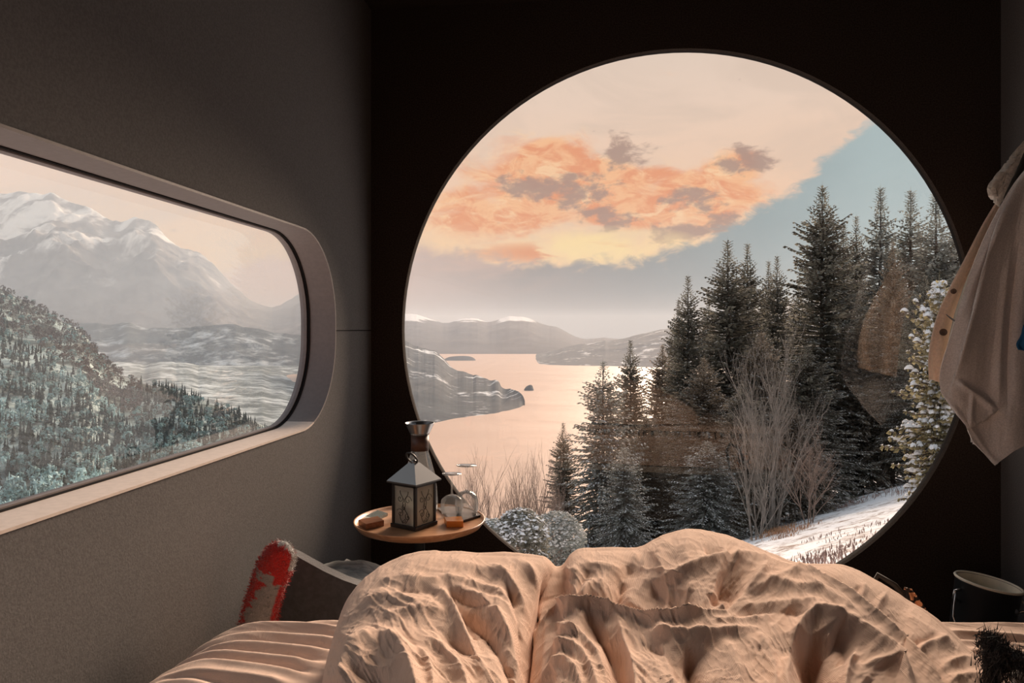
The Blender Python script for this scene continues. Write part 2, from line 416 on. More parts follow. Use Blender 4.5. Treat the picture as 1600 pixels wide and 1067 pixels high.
M['mtn'] = snowmat('snowy_mountain', (.10, .10, .11), (.88, .88, .88), .0016, thr=.545, wid=.05, zlo=-900, zhi=2200, streak=(.0060, 42), dark2=(.24, .23, .23))
M['midridge'] = snowmat('wooded_ridge', (.06, .075, .085), (.62, .66, .68), .006, thr=.58, wid=.09, dark2=(.10, .12, .13))
M['valley'] = snowmat('snow_patched_valley', (.10, .125, .13), (.60, .66, .68), .010, thr=.54, wid=.10, dark2=(.17, .2, .2))
M['headland'] = snowmat('wooded_headland', (.035, .045, .055), (.75, .76, .78), .008, thr=.585, wid=.04, dark2=(.06, .075, .085))
M['hillside'] = snowmat('forest_hillside', (.06, .075, .072), (.55, .66, .64), .012, thr=.53, wid=.10, dark2=(.12, .145, .14))
M['snow_ground'] = snowmat('snowy_ground', (.20, .13, .095), (.86, .86, .88), 1.1, thr=.44, wid=.08, dark2=(.34, .24, .18), fine=6)
M['bark'] = mat('conifer_bark', (.10, .075, .06), .95, var=.5, vscale=3)
M['needles'] = mat('spruce_needles', (.20, .19, .155), .85, var=.6, vscale=1.3, spec=.2)
M['needles2'] = mat('brown_green_needles', (.25, .205, .155), .85, var=.4, vscale=1.3, spec=.2)
M['frostneedles'] = mat('frosted_needles', (.30, .31, .285), .9, var=.4, vscale=1.5, spec=.2)
M['oliveneedles'] = mat('olive_needles', (.30, .26, .15), .85, var=.3, vscale=3)
M['snow'] = mat('branch_snow', (.78, .78, .80), .8, var=.08, vscale=3, spec=.2)
M['dimsnow'] = mat('thin_frost', (.74, .72, .70), .9, var=.2, vscale=2, spec=.1)
M['twig'] = mat('frosty_twigs', (.30, .22, .18), .9, var=.3, vscale=4, spec=.1)
M['paletwig'] = mat('rimed_twigs', (.27, .23, .20), .9, var=.25, vscale=4, spec=.1)
M['greentree'] = mat('teal_frost_tree', (.21, .31, .31), .9, var=.35, vscale=.5, spec=.1)
M['darktree'] = mat('dark_hill_tree', (.055, .07, .068), .9, var=.35, vscale=.5, spec=.1)
M['browntree'] = mat('bare_hill_tree', (.15, .13, .125), .9, var=.35, vscale=.5, spec=.1)
M['whitetree'] = mat('white_hill_tree', (.46, .62, .62), .9, var=.2, vscale=.5, spec=.1)

for k_ in ('needles', 'needles2', 'frostneedles', 'oliveneedles', 'dimsnow'):        # thin foliage lets some light through
    m = M[k_]; t = NT(m.node_tree); b = t.n['Principled BSDF']; o = [n for n in t.n if n.type == 'OUTPUT_MATERIAL'][0]
    tl = t.new('ShaderNodeBsdfTranslucent'); src = b.inputs['Base Color'].links[0].from_socket; t.l.new(src, tl.inputs[0])
    mx = t.new('ShaderNodeMixShader'); mx.inputs[0].default_value = .35; t.l.new(b.outputs[0], mx.inputs[1]); t.l.new(tl.outputs[0], mx.inputs[2]); t.l.new(mx.outputs[0], o.inputs[0])
# lake
m = bpy.data.materials.new('fjord_water'); m.use_nodes = True; t = NT(m.node_tree); b = t.n['Principled BSDF']
g = t.new('ShaderNodeNewGeometry').outputs['Position']
mp = t.new('ShaderNodeMapping'); t.put(mp.inputs[0], g); mp.inputs['Scale'].default_value = (.35, 1, 1)
n = t.noise(mp.outputs[0], .012, 6, .6, .6); n2_ = t.noise(mp.outputs[0], .35, 4, .6)
b.inputs['Base Color'].default_value = (.60, .41, .31, 1)  # peach of the reflected sunset clouds painted into the base colour
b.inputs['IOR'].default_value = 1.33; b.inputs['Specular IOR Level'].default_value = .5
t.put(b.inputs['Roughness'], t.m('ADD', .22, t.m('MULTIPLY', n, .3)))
bn = t.new('ShaderNodeBump'); bn.inputs['Strength'].default_value = .35; bn.inputs['Distance'].default_value = 2.0
t.put(bn.inputs['Height'], n2_); t.l.new(bn.outputs[0], b.inputs['Normal'])
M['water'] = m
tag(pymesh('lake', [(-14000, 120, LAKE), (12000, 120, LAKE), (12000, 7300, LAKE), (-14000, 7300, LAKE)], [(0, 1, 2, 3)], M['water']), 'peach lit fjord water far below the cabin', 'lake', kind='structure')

# ranges: crest outline seen through the windows, standing at its own distance with a foot on the water or a slope
def ranger(name, crest, dcrest, foot, m, label, cat, z_foot=None, rows=60, cols=420, rough=.05, nsc=900, dfoot=None, back=600, crest_amp=1.0, seed=0, bulge=.0, kind=None):
    x0, x1 = crest[0][0], crest[-1][0]
    px = np.linspace(x0, x1, cols)
    cy = smooth_interp(crest, px); fy = interp(foot, px)
    dc = interp(dcrest, px) if isinstance(dcrest, list) else np.full(cols, float(dcrest))
    cy = cy + crest_amp * (fbm(px * .035 + seed, px * 0 + seed, 5, .55) * 8)
    if dfoot is None:
        df = (EYE - z_foot) / np.maximum((fy - HZ) / F, 1e-4); df = np.minimum(df, dc * .985)
    else: df = interp(dfoot, px) if isinstance(dfoot, list) else np.full(cols, float(dfoot))
    C = Parr(px, cy, dc); Ft = Parr(px, fy, df)
    if z_foot is not None: Ft[:, 2] = z_foot - 1
    s = np.linspace(0, 1, rows)[:, None]
    h = (C[:, 2] - Ft[:, 2])[None, :]
    XY = Ft[None, :, :2] * (1 - s[..., None]) + C[None, :, :2] * s[..., None]
    Zs = Ft[None, :, 2] + h * (s ** (1 - bulge))
    nz = ridged(XY[..., 0] / nsc + seed, XY[..., 1] / nsc, 6, .52)
    Zs = Zs + nz * rough * np.maximum(h, 5) * np.sin(PI * s) ** .7
    V = np.concatenate([XY, Zs[..., None]], -1)
    if z_foot is None:                                            # carry the foot on down under the water
        sk_ = V[:1] * 1.0; sk_[..., :2] *= .80; sk_[..., 2] = LAKE - 6; V[:1] = sk_ * .0 + V[:1]; V = np.concatenate([sk_, V], 0)
    # behind the crest
    dirv = C[:, :2] / np.linalg.norm(C[:, :2], axis=1)[:, None]
    br_ = 14; s2 = np.linspace(1 / br_, 1, br_)[:, None]
    XYb = C[None, :, :2] + dirv[None] * back * s2[..., None]
    zb = C[None, :, 2] + (Ft[None, :, 2] - 5 - C[None, :, 2]) * s2 ** 1.4
    V = np.concatenate([V, np.concatenate([XYb, zb[..., None]], -1)], 0)
    o = fastmesh(name, V.reshape(-1, 3), gridfaces(V.shape[0], cols), m, smooth=True)
    return tag(o, label, cat, kind=None if name in ('island', 'islet') else 'structure'), V

# seen through the round window
ranger('mountain_range', [(560, 505), (600, 500), (640, 490), (665, 496), (685, 503), (700, 505), (720, 499), (745, 498), (765, 504), (785, 497), (805, 494), (830, 498), (850, 508), (870, 512), (900, 526), (925, 529), (960, 529), (1100, 530)],
       7500, [(560, 553), (1100, 553)], M['far_mtn'], 'distant blue-grey mountains with snow along the crest across the fjord', 'mountain', z_foot=LAKE, nsc=900, rough=.16, back=1500, crest_amp=.35, seed=3)
ranger('far_hill', [(806, 570), (820, 562), (850, 552), (880, 542), (910, 536), (940, 534), (975, 529), (1005, 522), (1035, 515), (1100, 500), (1200, 480), (1300, 470), (1700, 440)],
       4300, [(806, 571), (860, 571), (930, 572), (1700, 590)], M['headland'], 'low grey wooded hill on the right shore of the fjord', 'hill', z_foot=LAKE, nsc=500, rough=.12, back=900, crest_amp=.4, seed=11)
ranger('island', [(692, 562), (700, 558), (715, 556), (728, 556), (740, 559), (744, 563)], 3650, [(692, 563.5), (744, 563.5)], M['headland'], 'low flat dark island lying off the far end of the headland', 'island', z_foot=LAKE, nsc=80, rough=.1, cols=60, rows=10, back=90, crest_amp=.1, seed=4)
ranger('islet', [(819, 608.5), (821, 605), (825, 602), (829, 601), (832, 603), (834, 608.5)], 1840, [(819, 609), (834, 609)], M['headland'], 'tiny round wooded islet alone in the middle of the water', 'island', z_foot=LAKE, nsc=12, rough=.2, cols=40, rows=8, back=25, crest_amp=.15, seed=5)
ranger('headland', [(540, 500), (600, 520), (640, 536), (665, 542), (690, 556), (705, 571), (722, 580), (745, 586), (765, 592), (780, 596), (783, 603), (800, 608), (812, 615), (819, 626), (820, 630)],
       [(540, 2600), (700, 2300), (780, 1800), (820, 1480)], [(540, 690), (650, 667), (700, 658), (760, 650), (790, 644), (812, 637), (820, 632)], M['headland'],
       'dark wooded headland with snow patches reaching into the fjord', 'headland', z_foot=LAKE, nsc=160, rough=.10, back=120, crest_amp=.6, seed=8)
# seen through the side window
ranger('high_mountain', [(-2000, -60), (-1300, 110), (-800, 190), (-500, 250), (-250, 240), (-120, 262), (-40, 290), (0, 303), (60, 300), (110, 312), (160, 335), (190, 343), (215, 339), (240, 348), (262, 372), (300, 392), (330, 410), (350, 432), (375, 458), (400, 472), (430, 480), (452, 468), (470, 458), (490, 470), (520, 480), (560, 490)],
       [(-2000, 2800), (-500, 5200), (0, 6000), (620, 6000)], [(-2000, 600), (-500, 540), (560, 540)], M['mtn'], 'high snow-streaked mountain face fading into the clouds', 'mountain', dfoot=[(-2000, 1700), (-500, 3400), (0, 3900), (620, 3900)], nsc=650, rough=.20, rows=140, cols=1000, back=1500, crest_amp=.8, seed=21)
ranger('wooded_ridge', [(-2000, 470), (-1200, 480), (-500, 505), (0, 508), (110, 504), (170, 506), (200, 506), (230, 511), (270, 514), (310, 511), (350, 508), (390, 512), (430, 518), (480, 524), (560, 530)],
       [(-2000, 1400), (-500, 2900), (0, 3300), (620, 3300)], [(-2000, 780), (-500, 650), (560, 640)], M['midridge'], 'long flat grey-blue wooded ridge below the high mountain', 'ridge', dfoot=[(-2000, 1000), (-500, 2050), (0, 2300), (620, 2300)], cols=800, nsc=260, rough=.06, back=500, crest_amp=.5, seed=31)
ranger('valley_slope', [(-2000, 640), (-1000, 590), (-500, 565), (100, 560), (200, 566), (300, 570), (400, 580), (480, 590), (545, 600), (575, 640), (595, 700), (610, 740)],
       [(-2000, 1000), (-500, 2100), (0, 2400), (500, 2400), (575, 1500), (610, 900)], [(-2000, 1069), (-500, 830), (0, 765), (560, 745), (610, 748)], M['valley'], 'pale snow-patched valley floor beyond the forested hillside', 'valley', dfoot=[(-2000, 250), (-500, 440), (0, 560), (560, 640), (610, 620)], cols=900, nsc=120, rough=.05, rows=80, back=300, crest_amp=.7, seed=41)
CREST = [(-2000, 60), (-1300, 190), (-800, 270), (-420, 330), (-250, 380), (-120, 412), (-40, 440), (0, 450), (30, 466), (60, 480), (95, 500), (130, 520), (150, 548), (175, 575), (200, 592), (240, 603), (280, 612), (320, 628), (360, 645), (395, 662), (410, 672), (440, 700), (480, 745), (520, 790), (555, 870), (580, 945)]
hill, HV = ranger('forest_hillside', CREST, [(-2000, 600), (-900, 1100), (-420, 1400), (0, 1150), (150, 900), (400, 620), (540, 480), (580, 330)], [(-2000, 1464), (-1000, 1120), (-420, 960), (580, 960)], M['hillside'],
       'steep frosted forest hillside dropping to the right outside the side window', 'hillside', dfoot=[(-2000, 140), (-1000, 220), (-420, 300), (540, 260)], cols=1000, nsc=90, rough=.035, rows=120, back=220, crest_amp=.2, seed=51, bulge=.12)

# haze over the fjord and the valleys
hb = pymesh('haze', [(x, y, z) for x in (-13500, 11500) for y in (240, 15500) for z in (LAKE - 4, 290)], [(0, 1, 3, 2), (4, 6, 7, 5), (0, 4, 5, 1), (2, 3, 7, 6), (0, 2, 6, 4), (1, 5, 7, 3)])
mh = bpy.data.materials.new('haze'); mh.use_nodes = True; t = NT(mh.node_tree); t.n.clear()
vs = t.new('ShaderNodeVolumeScatter'); vs.inputs['Color'].default_value = (.80, .88, 1, 1); vs.inputs['Density'].default_value = 1.15e-4; vs.inputs['Anisotropy'].default_value = -.1
t.l.new(vs.outputs[0], t.new('ShaderNodeOutputMaterial').inputs['Volume']); hb.data.materials.append(mh)
tag(hb, 'thin evening haze lying over fjord and valleys', 'haze', kind='structure')

cb = pymesh('cloud_bank', [(x, y, z) for x in (-9000, -1500) for y in (3300, 5350) for z in (-60, 1500)], [(0, 1, 3, 2), (4, 6, 7, 5), (0, 4, 5, 1), (2, 3, 7, 6), (0, 2, 6, 4), (1, 5, 7, 3)])
mc = mh.copy(); mc.name = 'cloud_bank'; cb.data.materials.append(mc)
mc.node_tree.nodes['Volume Scatter'].inputs['Density'].default_value = 3.2e-4
tag(cb, 'pale thin cloud drifting before the high mountain', 'cloud', kind='structure')

# ------------------------------------------------------------------ near slope
def gz(x, y):
    base = EYE - .94 - .296 * y + .32 * x
    near = 1 / (1 + np.exp(-(y - 4.2) / .8))
    low = np.minimum(base, -.35)
    return low * (1 - near) + base * near + .25 * fbm(x * .12, y * .12, 4) * np.minimum(1, y / 12)
gx = np.concatenate([-np.geomspace(420, 6, 60), np.linspace(-5.5, 22, 240), np.geomspace(22.6, 300, 60)])
gy = np.concatenate([np.linspace(-12, 4, 16), np.linspace(4.1, 50, 300), np.geomspace(50.6, 640, 110)])
GX, GY = np.meshgrid(gx, gy)
GZ = gz(GX, GY) + .05 * fbm(GX * 1.3, GY * 1.3, 4) + .10 * np.maximum(0, fbm(GX * .6 + 40, GY * .6, 3))
tag(fastmesh('ground', np.stack([GX, GY, GZ], -1).reshape(-1, 3), gridfaces(len(gy), len(gx)), M['snow_ground'], smooth=True), kind='structure')

# ------------------------------------------------------------------ conifers
class QB:
    def __init__(s): s.v = []; s.f = []; s.k = 0
    def quad(s, a, b, c, d):
        s.v += [a, b, c, d]; s.f.append((s.k, s.k + 1, s.k + 2, s.k + 3)); s.k += 4
def make_conifer_meshes(h, R, seed, dens=1.0, snow=.35, droop=.5, bare=.06, clump=0, tw=.31, sprig=.040, pw=.60, rlo=.50):
    r = np.random.default_rng(seed); fo = QB(); sn = QB(); sv, sf = [], []
    trunk_v, trunk_f = tube_vf([(0, 0, -.9), (0, 0, h * .3), (.02, 0, h * .7), (0, 0, h)], [h * .014 + .03, h * .010 + .02, h * .006, .008], 7)
    z = h * bare
    while z < h - .05:
        u = z / h; L0 = R * (1.04 * (1 - u) ** pw) * min(1, .30 + (1 - u) * 5) * (1 if u > .12 else .75 + u * 2)
        nb = max(4, int((6 + 3 * (1 - u)) * dens)); a0 = r.random() * 6.28; wf = r.uniform(.78, 1.1) if r.random() < .8 else r.uniform(.5, .75)
        for k in range(nb):
            L = max(.10, L0 * wf * r.uniform(rlo, 1.14)); a = a0 + 6.283 * k / nb + r.uniform(-.25, .25)
            ca, sa = math.cos(a), math.sin(a)
            up0 = .55 * u - .05 + r.uniform(-.08, .08) - (1 - u) * .12; dr = droop * (1.15 - u)
            n = max(2, int(L / (.15 / dens)))
            pts = []
            for i in range(n + 1):
                s = i / n; rr = L * s; zz = z + up0 * rr - dr * L * s * s * .62 + .10 * L * max(0, s - .7) * 3
                pts.append((rr * ca, rr * sa, zz))
            # branch stem
            if L > .5:
                b_v, b_f = tube_vf(pts[::max(1, n // 4)] + ([pts[-1]] if n % max(1, n // 4) else []), .014 + .004 * L, 3)
                off = len(trunk_v); trunk_v += b_v; trunk_f += [tuple(i + off for i in q) for q in b_f]
            for i in range(1, n + 1):
                s = i / n; p = np.array(pts[i]); out = np.array([ca, sa, -dr * s * .9 + up0])
                for side in (-1, 1):
                    l = tw * (1.2 - .65 * s) * min(1, .22 + (1 - u) * 4.5) * min(1, .35 + .6 * L) * r.uniform(.6, 1.3)
                    ang = side * r.uniform(.5, 1.1); c2, s2 = math.cos(a + ang), math.sin(a + ang)
                    dv = np.array([c2, s2, -.25 - .5 * droop * r.random() + .35 * u])
                    tip = p + dv * l; mid = p + dv * l * .45 + np.array([0, 0, .02])
                    wv = np.array([-s2, c2, 0]) * sprig * r.uniform(.8, 1.3)
                    fo.quad(p, mid + wv, tip, mid - wv)
                    if r.random() < .75:
                        hv = np.array([0, 0, -sprig * 1.6 * r.uniform(.6, 1.4)])
                        fo.quad(p, mid - hv * .3, tip, mid + hv)
                    if r.random() < snow * (.35 + .65 * s):
                        o = np.array([0, 0, .022 + sprig * .15]); q = .78
                        sn.quad(p * (1 - q) + tip * q * 1.0 - dv * l * .45 + o, mid + wv * q + o, tip + dv * l * .04 + o * 1.2, mid - wv * q + o)
                if i == n:
                    e = np.array(pts[-1]); tip = e + out * tw * .5; wv = np.array([-sa, ca, 0]) * sprig
                    fo.quad(e, (e + tip) / 2 + wv, tip, (e + tip) / 2 - wv)
                if clump and r.random() < clump * (.25 + .75 * s):
                    # rounded cushion of snow on the branch
                    c = p + np.array([0, 0, .03]); ax = r.uniform(.022, .085); ay = ax * r.uniform(.6, .9); hz_ = ax * .55; b0 = len(sv)
                    for ring, (rs, zs) in enumerate(((1, -.35), (.95, .35), (.5, .9))):
                        for q in range(6):
                            th = q * 1.047 + ring * .3; x_, y_ = ax * 1.5 * rs * math.cos(th), ay * rs * math.sin(th)
                            sv.append((c[0] + x_ * ca - y_ * sa, c[1] + x_ * sa + y_ * ca, c[2] + zs * hz_ - .25 * abs(x_)))
                    for ring in range(2):
                        for q in range(6): sf.append((b0 + ring * 6 + q, b0 + ring * 6 + (q + 1) % 6, b0 + ring * 6 + 6 + (q + 1) % 6, b0 + ring * 6 + 6 + q))
                    sf += [(b0 + 12, b0 + 13, b0 + 14, b0 + 15), (b0 + 12, b0 + 15, b0 + 16, b0 + 17)]
        z += (.125 + .10 * (1 - u)) / dens * r.uniform(.8, 1.2) * (h / 12) ** .5
    fo.quad(np.array([.012, 0, h - .25]), np.array([.003, 0, h + .22]), np.array([-.003, 0, h + .22]), np.array([-.012, 0, h - .25])); fo.quad(np.array([0, .012, h - .25]), np.array([0, .003, h + .22]), np.array([0, -.003, h + .22]), np.array([0, -.012, h - .25]))
    for k in range(8):                                            # leader
        a = k * .8; p = np.array([0, 0, h - .04 * k]); fo.quad(p, p + np.array([.03 * math.cos(a), .03 * math.sin(a), .04]), p + np.array([.09 * math.cos(a), .09 * math.sin(a), .06]), p + np.array([0, 0, -.03]))
    if clump:
        sn.v += [np.array(p) for p in sv]; sn.f += [tuple(i + sn.k for i in q) for q in sf]; sn.k += len(sv)
    def me(name, V, Fq):
        o = fastmesh(name, V, Fq); d = o.data; bpy.data.objects.remove(o); return d
    tm = bpy.data.meshes.new('trunk'); tm.from_pydata([tuple(p) for p in trunk_v], [], trunk_f)
    tm.polygons.foreach_set('use_smooth', [True] * len(tm.polygons)); tm.materials.append(M['bark'])
    return h, R, tm, me('foliage', fo.v, fo.f), me('snow', sn.v, sn.f)
def withmat(d, m):
    c = d.copy(); c.materials.clear(); c.materials.append(m); return c
KIND = {}
for kn, args, nm, smn in (
        ('tall', dict(h=13, R=2.6, seed=1, dens=1.22, snow=.45), 'needles', 'dimsnow'),
        ('wide', dict(h=12, R=3.1, seed=2, dens=1.22, snow=.5, droop=.45, bare=.10), 'needles', 'dimsnow'),
        ('brown', dict(h=12, R=3.0, seed=3, dens=1.25, snow=.6, droop=.6, bare=.13), 'needles2', 'dimsnow'),
        ('narrow', dict(h=12, R=1.8, seed=4, dens=1.2, snow=.5, droop=.55, bare=.16), 'frostneedles', 'snow'),
        ('frosty', dict(h=10, R=2.7, seed=5, dens=1.1, snow=.5, droop=.7), 'frostneedles', 'snow'),
        ('laden', dict(h=3.6, R=1.1, seed=6, dens=1.25, snow=.45, droop=.30, clump=.55, tw=.24, sprig=.035, pw=.35, rlo=.35), 'oliveneedles', 'snow')):
    h_, R_, tm, fm, sm = make_conifer_meshes(**args)
    fm.materials.append(M[nm]); sm.materials.append(M[smn]); KIND[kn] = (h_, R_, tm, fm, sm)
used_tree = [0]
def conifer(px, tip, depth, hw, kind, label, group=None, rz=None):
    h0, R0, tm, fm, sm = KIND[kind]
    T = P(px, tip, depth); zb = float(gz(T.x, T.y)); h = T.z - zb
    o = empty('spruce_tree', (T.x, T.y, zb), random.uniform(0, 6.28) if rz is None else rz, label, 'tree', group)
    s = h / h0; sr = hw * 1.18 / F * depth / R0; o.scale = (sr, sr, s)
    for nme, d in (('trunk', tm), ('foliage', fm), ('snow', sm)):
        c = bpy.data.objects.new(nme, d); col.objects.link(c); c.parent = o
        if nme != 'trunk': c['kind'] = 'stuff'
    return o
G = 'snow-dusted spruces on the slope outside the round window'
TREES = [
 (1285, 291, 38, 98, 'wide', 'tallest and broadest spruce, its crown highest against the pale blue sky'),
 (1137, 378, 40, 88, 'tall', 'big pointed spruce with the first high crown right of the low sky bank'),
 (1168, 383, 46, 60, 'tall', 'thin spruce top close behind the right shoulder of the first high crown'),
 (1075, 433, 36, 62, 'tall', 'slender spruce with a thin open spire, leftmost of the high group'),
 (1376, 294, 43, 56, 'narrow', 'slim pale frosted spruce with a pointed spire right of the tallest one'),
 (1423, 299, 46, 62, 'narrow', 'slim spruce whose spire is third from the right rim of the round window'),
 (1462, 304, 38, 66, 'narrow', 'spruce cut by the right rim of the round window, top just inside it'),
 (1338, 340, 50, 52, 'tall', 'lower dark spruce squeezed between the tallest and the slim pale one'),
 (1214, 402, 52, 52, 'tall', 'small spruce top in the gap left of the tallest spruce'),
 (1318, 352, 44, 44, 'narrow', 'thin spruce hugging the right flank of the tallest spruce'),
 (1395, 380, 36, 50, 'brown', 'dark spruce with a bare lower trunk at the wood edge near the snow'),
 (985, 533, 37, 52, 'tall', 'spruce with a fine spire just above the far shoreline'),
 (1035, 540, 42, 62, 'brown', 'dark brownish spruce filling the gap beside the fine-spired one'),
 (942, 566, 29, 84, 'frosty', 'nearest big frosted spruce standing against the fjord, left end of the wood'),
 (880, 662, 31, 42, 'tall', 'small spruce with a thin top left of the big frosted one'),
 (1100, 560, 30, 84, 'brown', 'brown-green spruce below the first high crown with frosted boughs'),
 (1190, 520, 36, 90, 'brown', 'broad reddish-brown spruce in the middle of the wood'),
 (1262, 540, 31, 88, 'wide', 'broad dark spruce low in the middle with layered snowy boughs'),
 (1345, 500, 37, 74, 'brown', 'brown spruce in front of the slim pale one'),
 (1010, 640, 31, 66, 'wide', 'dark low spruce right of the big frosted one'),
 (1105, 690, 25, 74, 'frosty', 'low spruce with white snowy boughs just above the duvet peak'),
 (1240, 640, 28, 84, 'brown', 'low spreading brown spruce behind the snow field edge'),
 (1160, 600, 27, 70, 'wide', 'dark spruce behind the bare fan-shaped tree'),
 (1445, 430, 33, 62, 'wide', 'dark spruce behind the snow-laden young one'),
 (975, 700, 24, 62, 'frosty', 'short frosted spruce in front of the fence stakes'),
 (1500, 330, 42, 70, 'wide', 'spruce mostly hidden behind the right rim'),
]
for a in TREES: conifer(*a, group=G)
conifer(1468, 444, 11.5, 60, 'laden', 'young spruce heavily laden with white snow beside the hanging cardigan')
KB = [(1060 + 47 * i, 440 - 10 * (i % 4) + (30 if i < 3 else 0), 58 + 5 * (i % 3)) for i in range(9)]
for i, (a, b_, c) in enumerate(KB):
    conifer(a, b_, c, 46, 'tall', 'spruce deep in the wood, only scraps of it between the front trees', 'spruces deep in the wood')

# ------------------------------------------------------------------ bare trees
def bare_tree(px, tip, depth, wid, m, label, seed, group=None, levels=5, upright=.75, n0=3, name='bare_birch', zoff=0):
    r = random.Random(seed); T = P(px, tip, depth); zb = float(gz(T.x, T.y)) + zoff; H = T.z - zb
    o = empty(name, (T.x, T.y, zb), 0, label, 'tree', group)
    tv, tf = [], []; bv, bf = [], []; W_ = wid / F * depth
    def grow(p, d, L, rad, lev, first=False):
        pts = [p]; q = p; dd = d
        for i in range(3):
            dd = (dd + Vector((r.uniform(-.22, .22), r.uniform(-.22, .22), .12 * upright))).normalized(); q = q + dd * L / 3; pts.append(q)
        V, Fc = (tv, tf) if lev >= levels - 1 else (bv, bf)
        tube_vf(pts, [rad, rad * .85, rad * .7, rad * .5], 5 if lev >= levels - 1 else 3, V, Fc)
        if lev == 0: return
        for k in range(4 if lev > 1 else 3):
            s = r.uniform(.25, 1); i = min(2, int(s * 3)); f_ = s * 3 - i; bp = pts[i].lerp(pts[i + 1], f_)
            a = r.uniform(0, 6.28); side = Vector((math.cos(a), math.sin(a), 0))
            nd = (dd * upright + side * r.uniform(.35, .8) + Vector((0, 0, .18))).normalized()
            grow(bp, nd, L * r.uniform(.5, .72), rad * .5, lev - 1)
    for k in range(n0):
        a = r.uniform(0, 6.28); d = Vector((math.cos(a) * .28, math.sin(a) * .28, 1)).normalized()
        grow(Vector((0, 0, -.3)), d, 1.0, .02, levels)
    allv = tv + bv; mz = max(v.z for v in allv); mr = max(max(abs(v.x), abs(v.y)) for v in allv)
    k = Vector((W_ / mr, W_ / mr, H / mz))
    for V in (tv, bv):
        for i, v in enumerate(V): V[i] = Vector((v.x * k.x, v.y * k.y, v.z * k.z))
    pymesh('trunk', tv, tf, m, o); tag(pymesh('branches', bv, bf, m, o), kind='stuff')
    return o
for i, (px, tip, dep, wd, lb) in enumerate([
        (722, 735, 24, 26, 'bare birch behind the upturned wine glasses'), (762, 716, 25, 34, 'bare birch just right of the upturned glasses, before the water'),
        (790, 742, 27, 26, 'low bare birch in the gap between two taller bare ones'), (826, 712, 26, 30, 'bare birch standing left of the small spruce'),
        (848, 702, 28, 28, 'tallest bare birch, crown touching the small spruce'), (700, 760, 22, 24, 'lowest bare birch, peeping out behind the lantern roof'),
        (860, 742, 22, 24, 'bare birch in front of the small spruce foot')]):
    bare_tree(px, tip - 22, dep, wd * 1.9, M['twig'], lb, 30 + i, 'bare birches by the water', levels=4, n0=4)
bare_tree(1205, 490, 25, 95, M['paletwig'], 'rimed fan-shaped bare tree in front of the brown spruces', 60, levels=4, n0=5, name='bare_tree', upright=.6)
bare_tree(1180, 610, 22, 70, M['paletwig'], 'low rimed bare thicket below the fan-shaped tree', 61, levels=4, n0=5, name='bare_shrub', upright=.35)
bare_tree(1265, 640, 23, 60, M['twig'], 'brown bare shrub right of the rimed thicket', 62, levels=4, n0=4, name='bare_shrub', upright=.35)

# ------------------------------------------------------------------ shrubs, tufts, stakes, stones
def shrub(px, tip, depth, hw, label, seed, m1, m2, base_py=None):
    r = np.random.default_rng(seed); T = P(px, tip, depth); zb = float(gz(T.x, T.y)); rad = hw / F * depth
    o = empty('snowy_shrub', (T.x, T.y, zb), 0, label, 'shrub'); H = T.z - zb
    lf, sn = QB(), QB()
    for i in range(5200):
        d = r.normal(size=3); d /= np.linalg.norm(d); d[2] = abs(d[2]) if r.random() < .7 else d[2]
        p = np.array([d[0] * rad, d[1] * rad, H - rad + d[2] * rad]) * 1.0; p[:2] *= r.uniform(.75, 1.03); p[2] += r.uniform(-.06, .03)
        if r.random() < .3: p[2] = r.uniform(.0, H - rad)
        a = r.uniform(0, 6.28); L = r.uniform(.03, .06); w_ = L * .5
        ax = np.array([math.cos(a), math.sin(a), r.uniform(-.5, .5)]) * L; s = np.cross(ax, d); s = s / (np.linalg.norm(s) + 1e-6) * w_
        (sn if (d[2] > .1 and r.random() < .45) else lf).quad(p - ax, p + s, p + ax, p - s)
    tag(fastmesh('leaves', lf.v, lf.f, m1, o), kind='stuff'); tag(fastmesh('snow', sn.v, sn.f, m2, o), kind='stuff')
    v, f = [], []
    for k in range(6):
        a = k * 1.05; tube_vf([(0, 0, -.1), (.3 * rad * math.cos(a), .3 * rad * math.sin(a), H * .4), (.7 * rad * math.cos(a), .7 * rad * math.sin(a), H * .8)], [.03, .02, .01], 4, v, f)
    pymesh('stems', v, f, M['bark'], o); return o
shrub(814, 796, 14, 44, 'round snow-speckled evergreen shrub below the bare birches', 1, M['needles'], M['snow'])
shrub(770, 812, 18, 34, 'smaller dark shrub half hidden by the window rim left of the round one', 2, M['frostneedles'], M['snow'])
shrub(870, 800, 19, 46, 'dim frosted shrub between the round shrub and the big frosted spruce', 3, M['frostneedles'], M['dimsnow'])
# dead bracken patch, tufts
def tufts(name, spots, label, m, hgt, n, kind='stuff', cat='grass', spread=.25, seed=0):
    r = np.random.default_rng(seed); q = QB()
    for (x, y, s) in spots:
        for i in range(n):
            bx, by = x + r.normal() * spread * s, y + r.normal() * spread * s; bz = float(gz(bx, by)) + .02
            a = r.uniform(0, 6.28); l = hgt * s * r.uniform(.5, 1.2); le = r.uniform(.1, .7)
            t_ = np.array([bx + math.cos(a) * l * le, by + math.sin(a) * l * le, bz + l]); s_ = np.array([-math.sin(a), math.cos(a), 0]) * .008 * s
            b_ = np.array([bx, by, bz - .03]); mid = (b_ + t_) / 2 + np.array([0, 0, l * .12])
            q.quad(b_, mid + s_ * 1.5, t_, mid - s_ * 1.5)
    return tag(fastmesh(name, q.v, q.f, m), label, cat, kind=kind)
M['bracken'] = mat('dead_bracken', (.42, .23, .13), .9, var=.4, vscale=6)
M['tuft'] = mat('reddish_tufts', (.30, .20, .17), .9, var=.4, vscale=6)
def gspot(px, py):
    """walk down the view line to the ground"""
    for d in np.arange(4, 80, .05):
        q = P(px, py, d)
        if q.z < float(gz(q.x, q.y)): return q
    return q
sp = []
rr = random.Random(4)
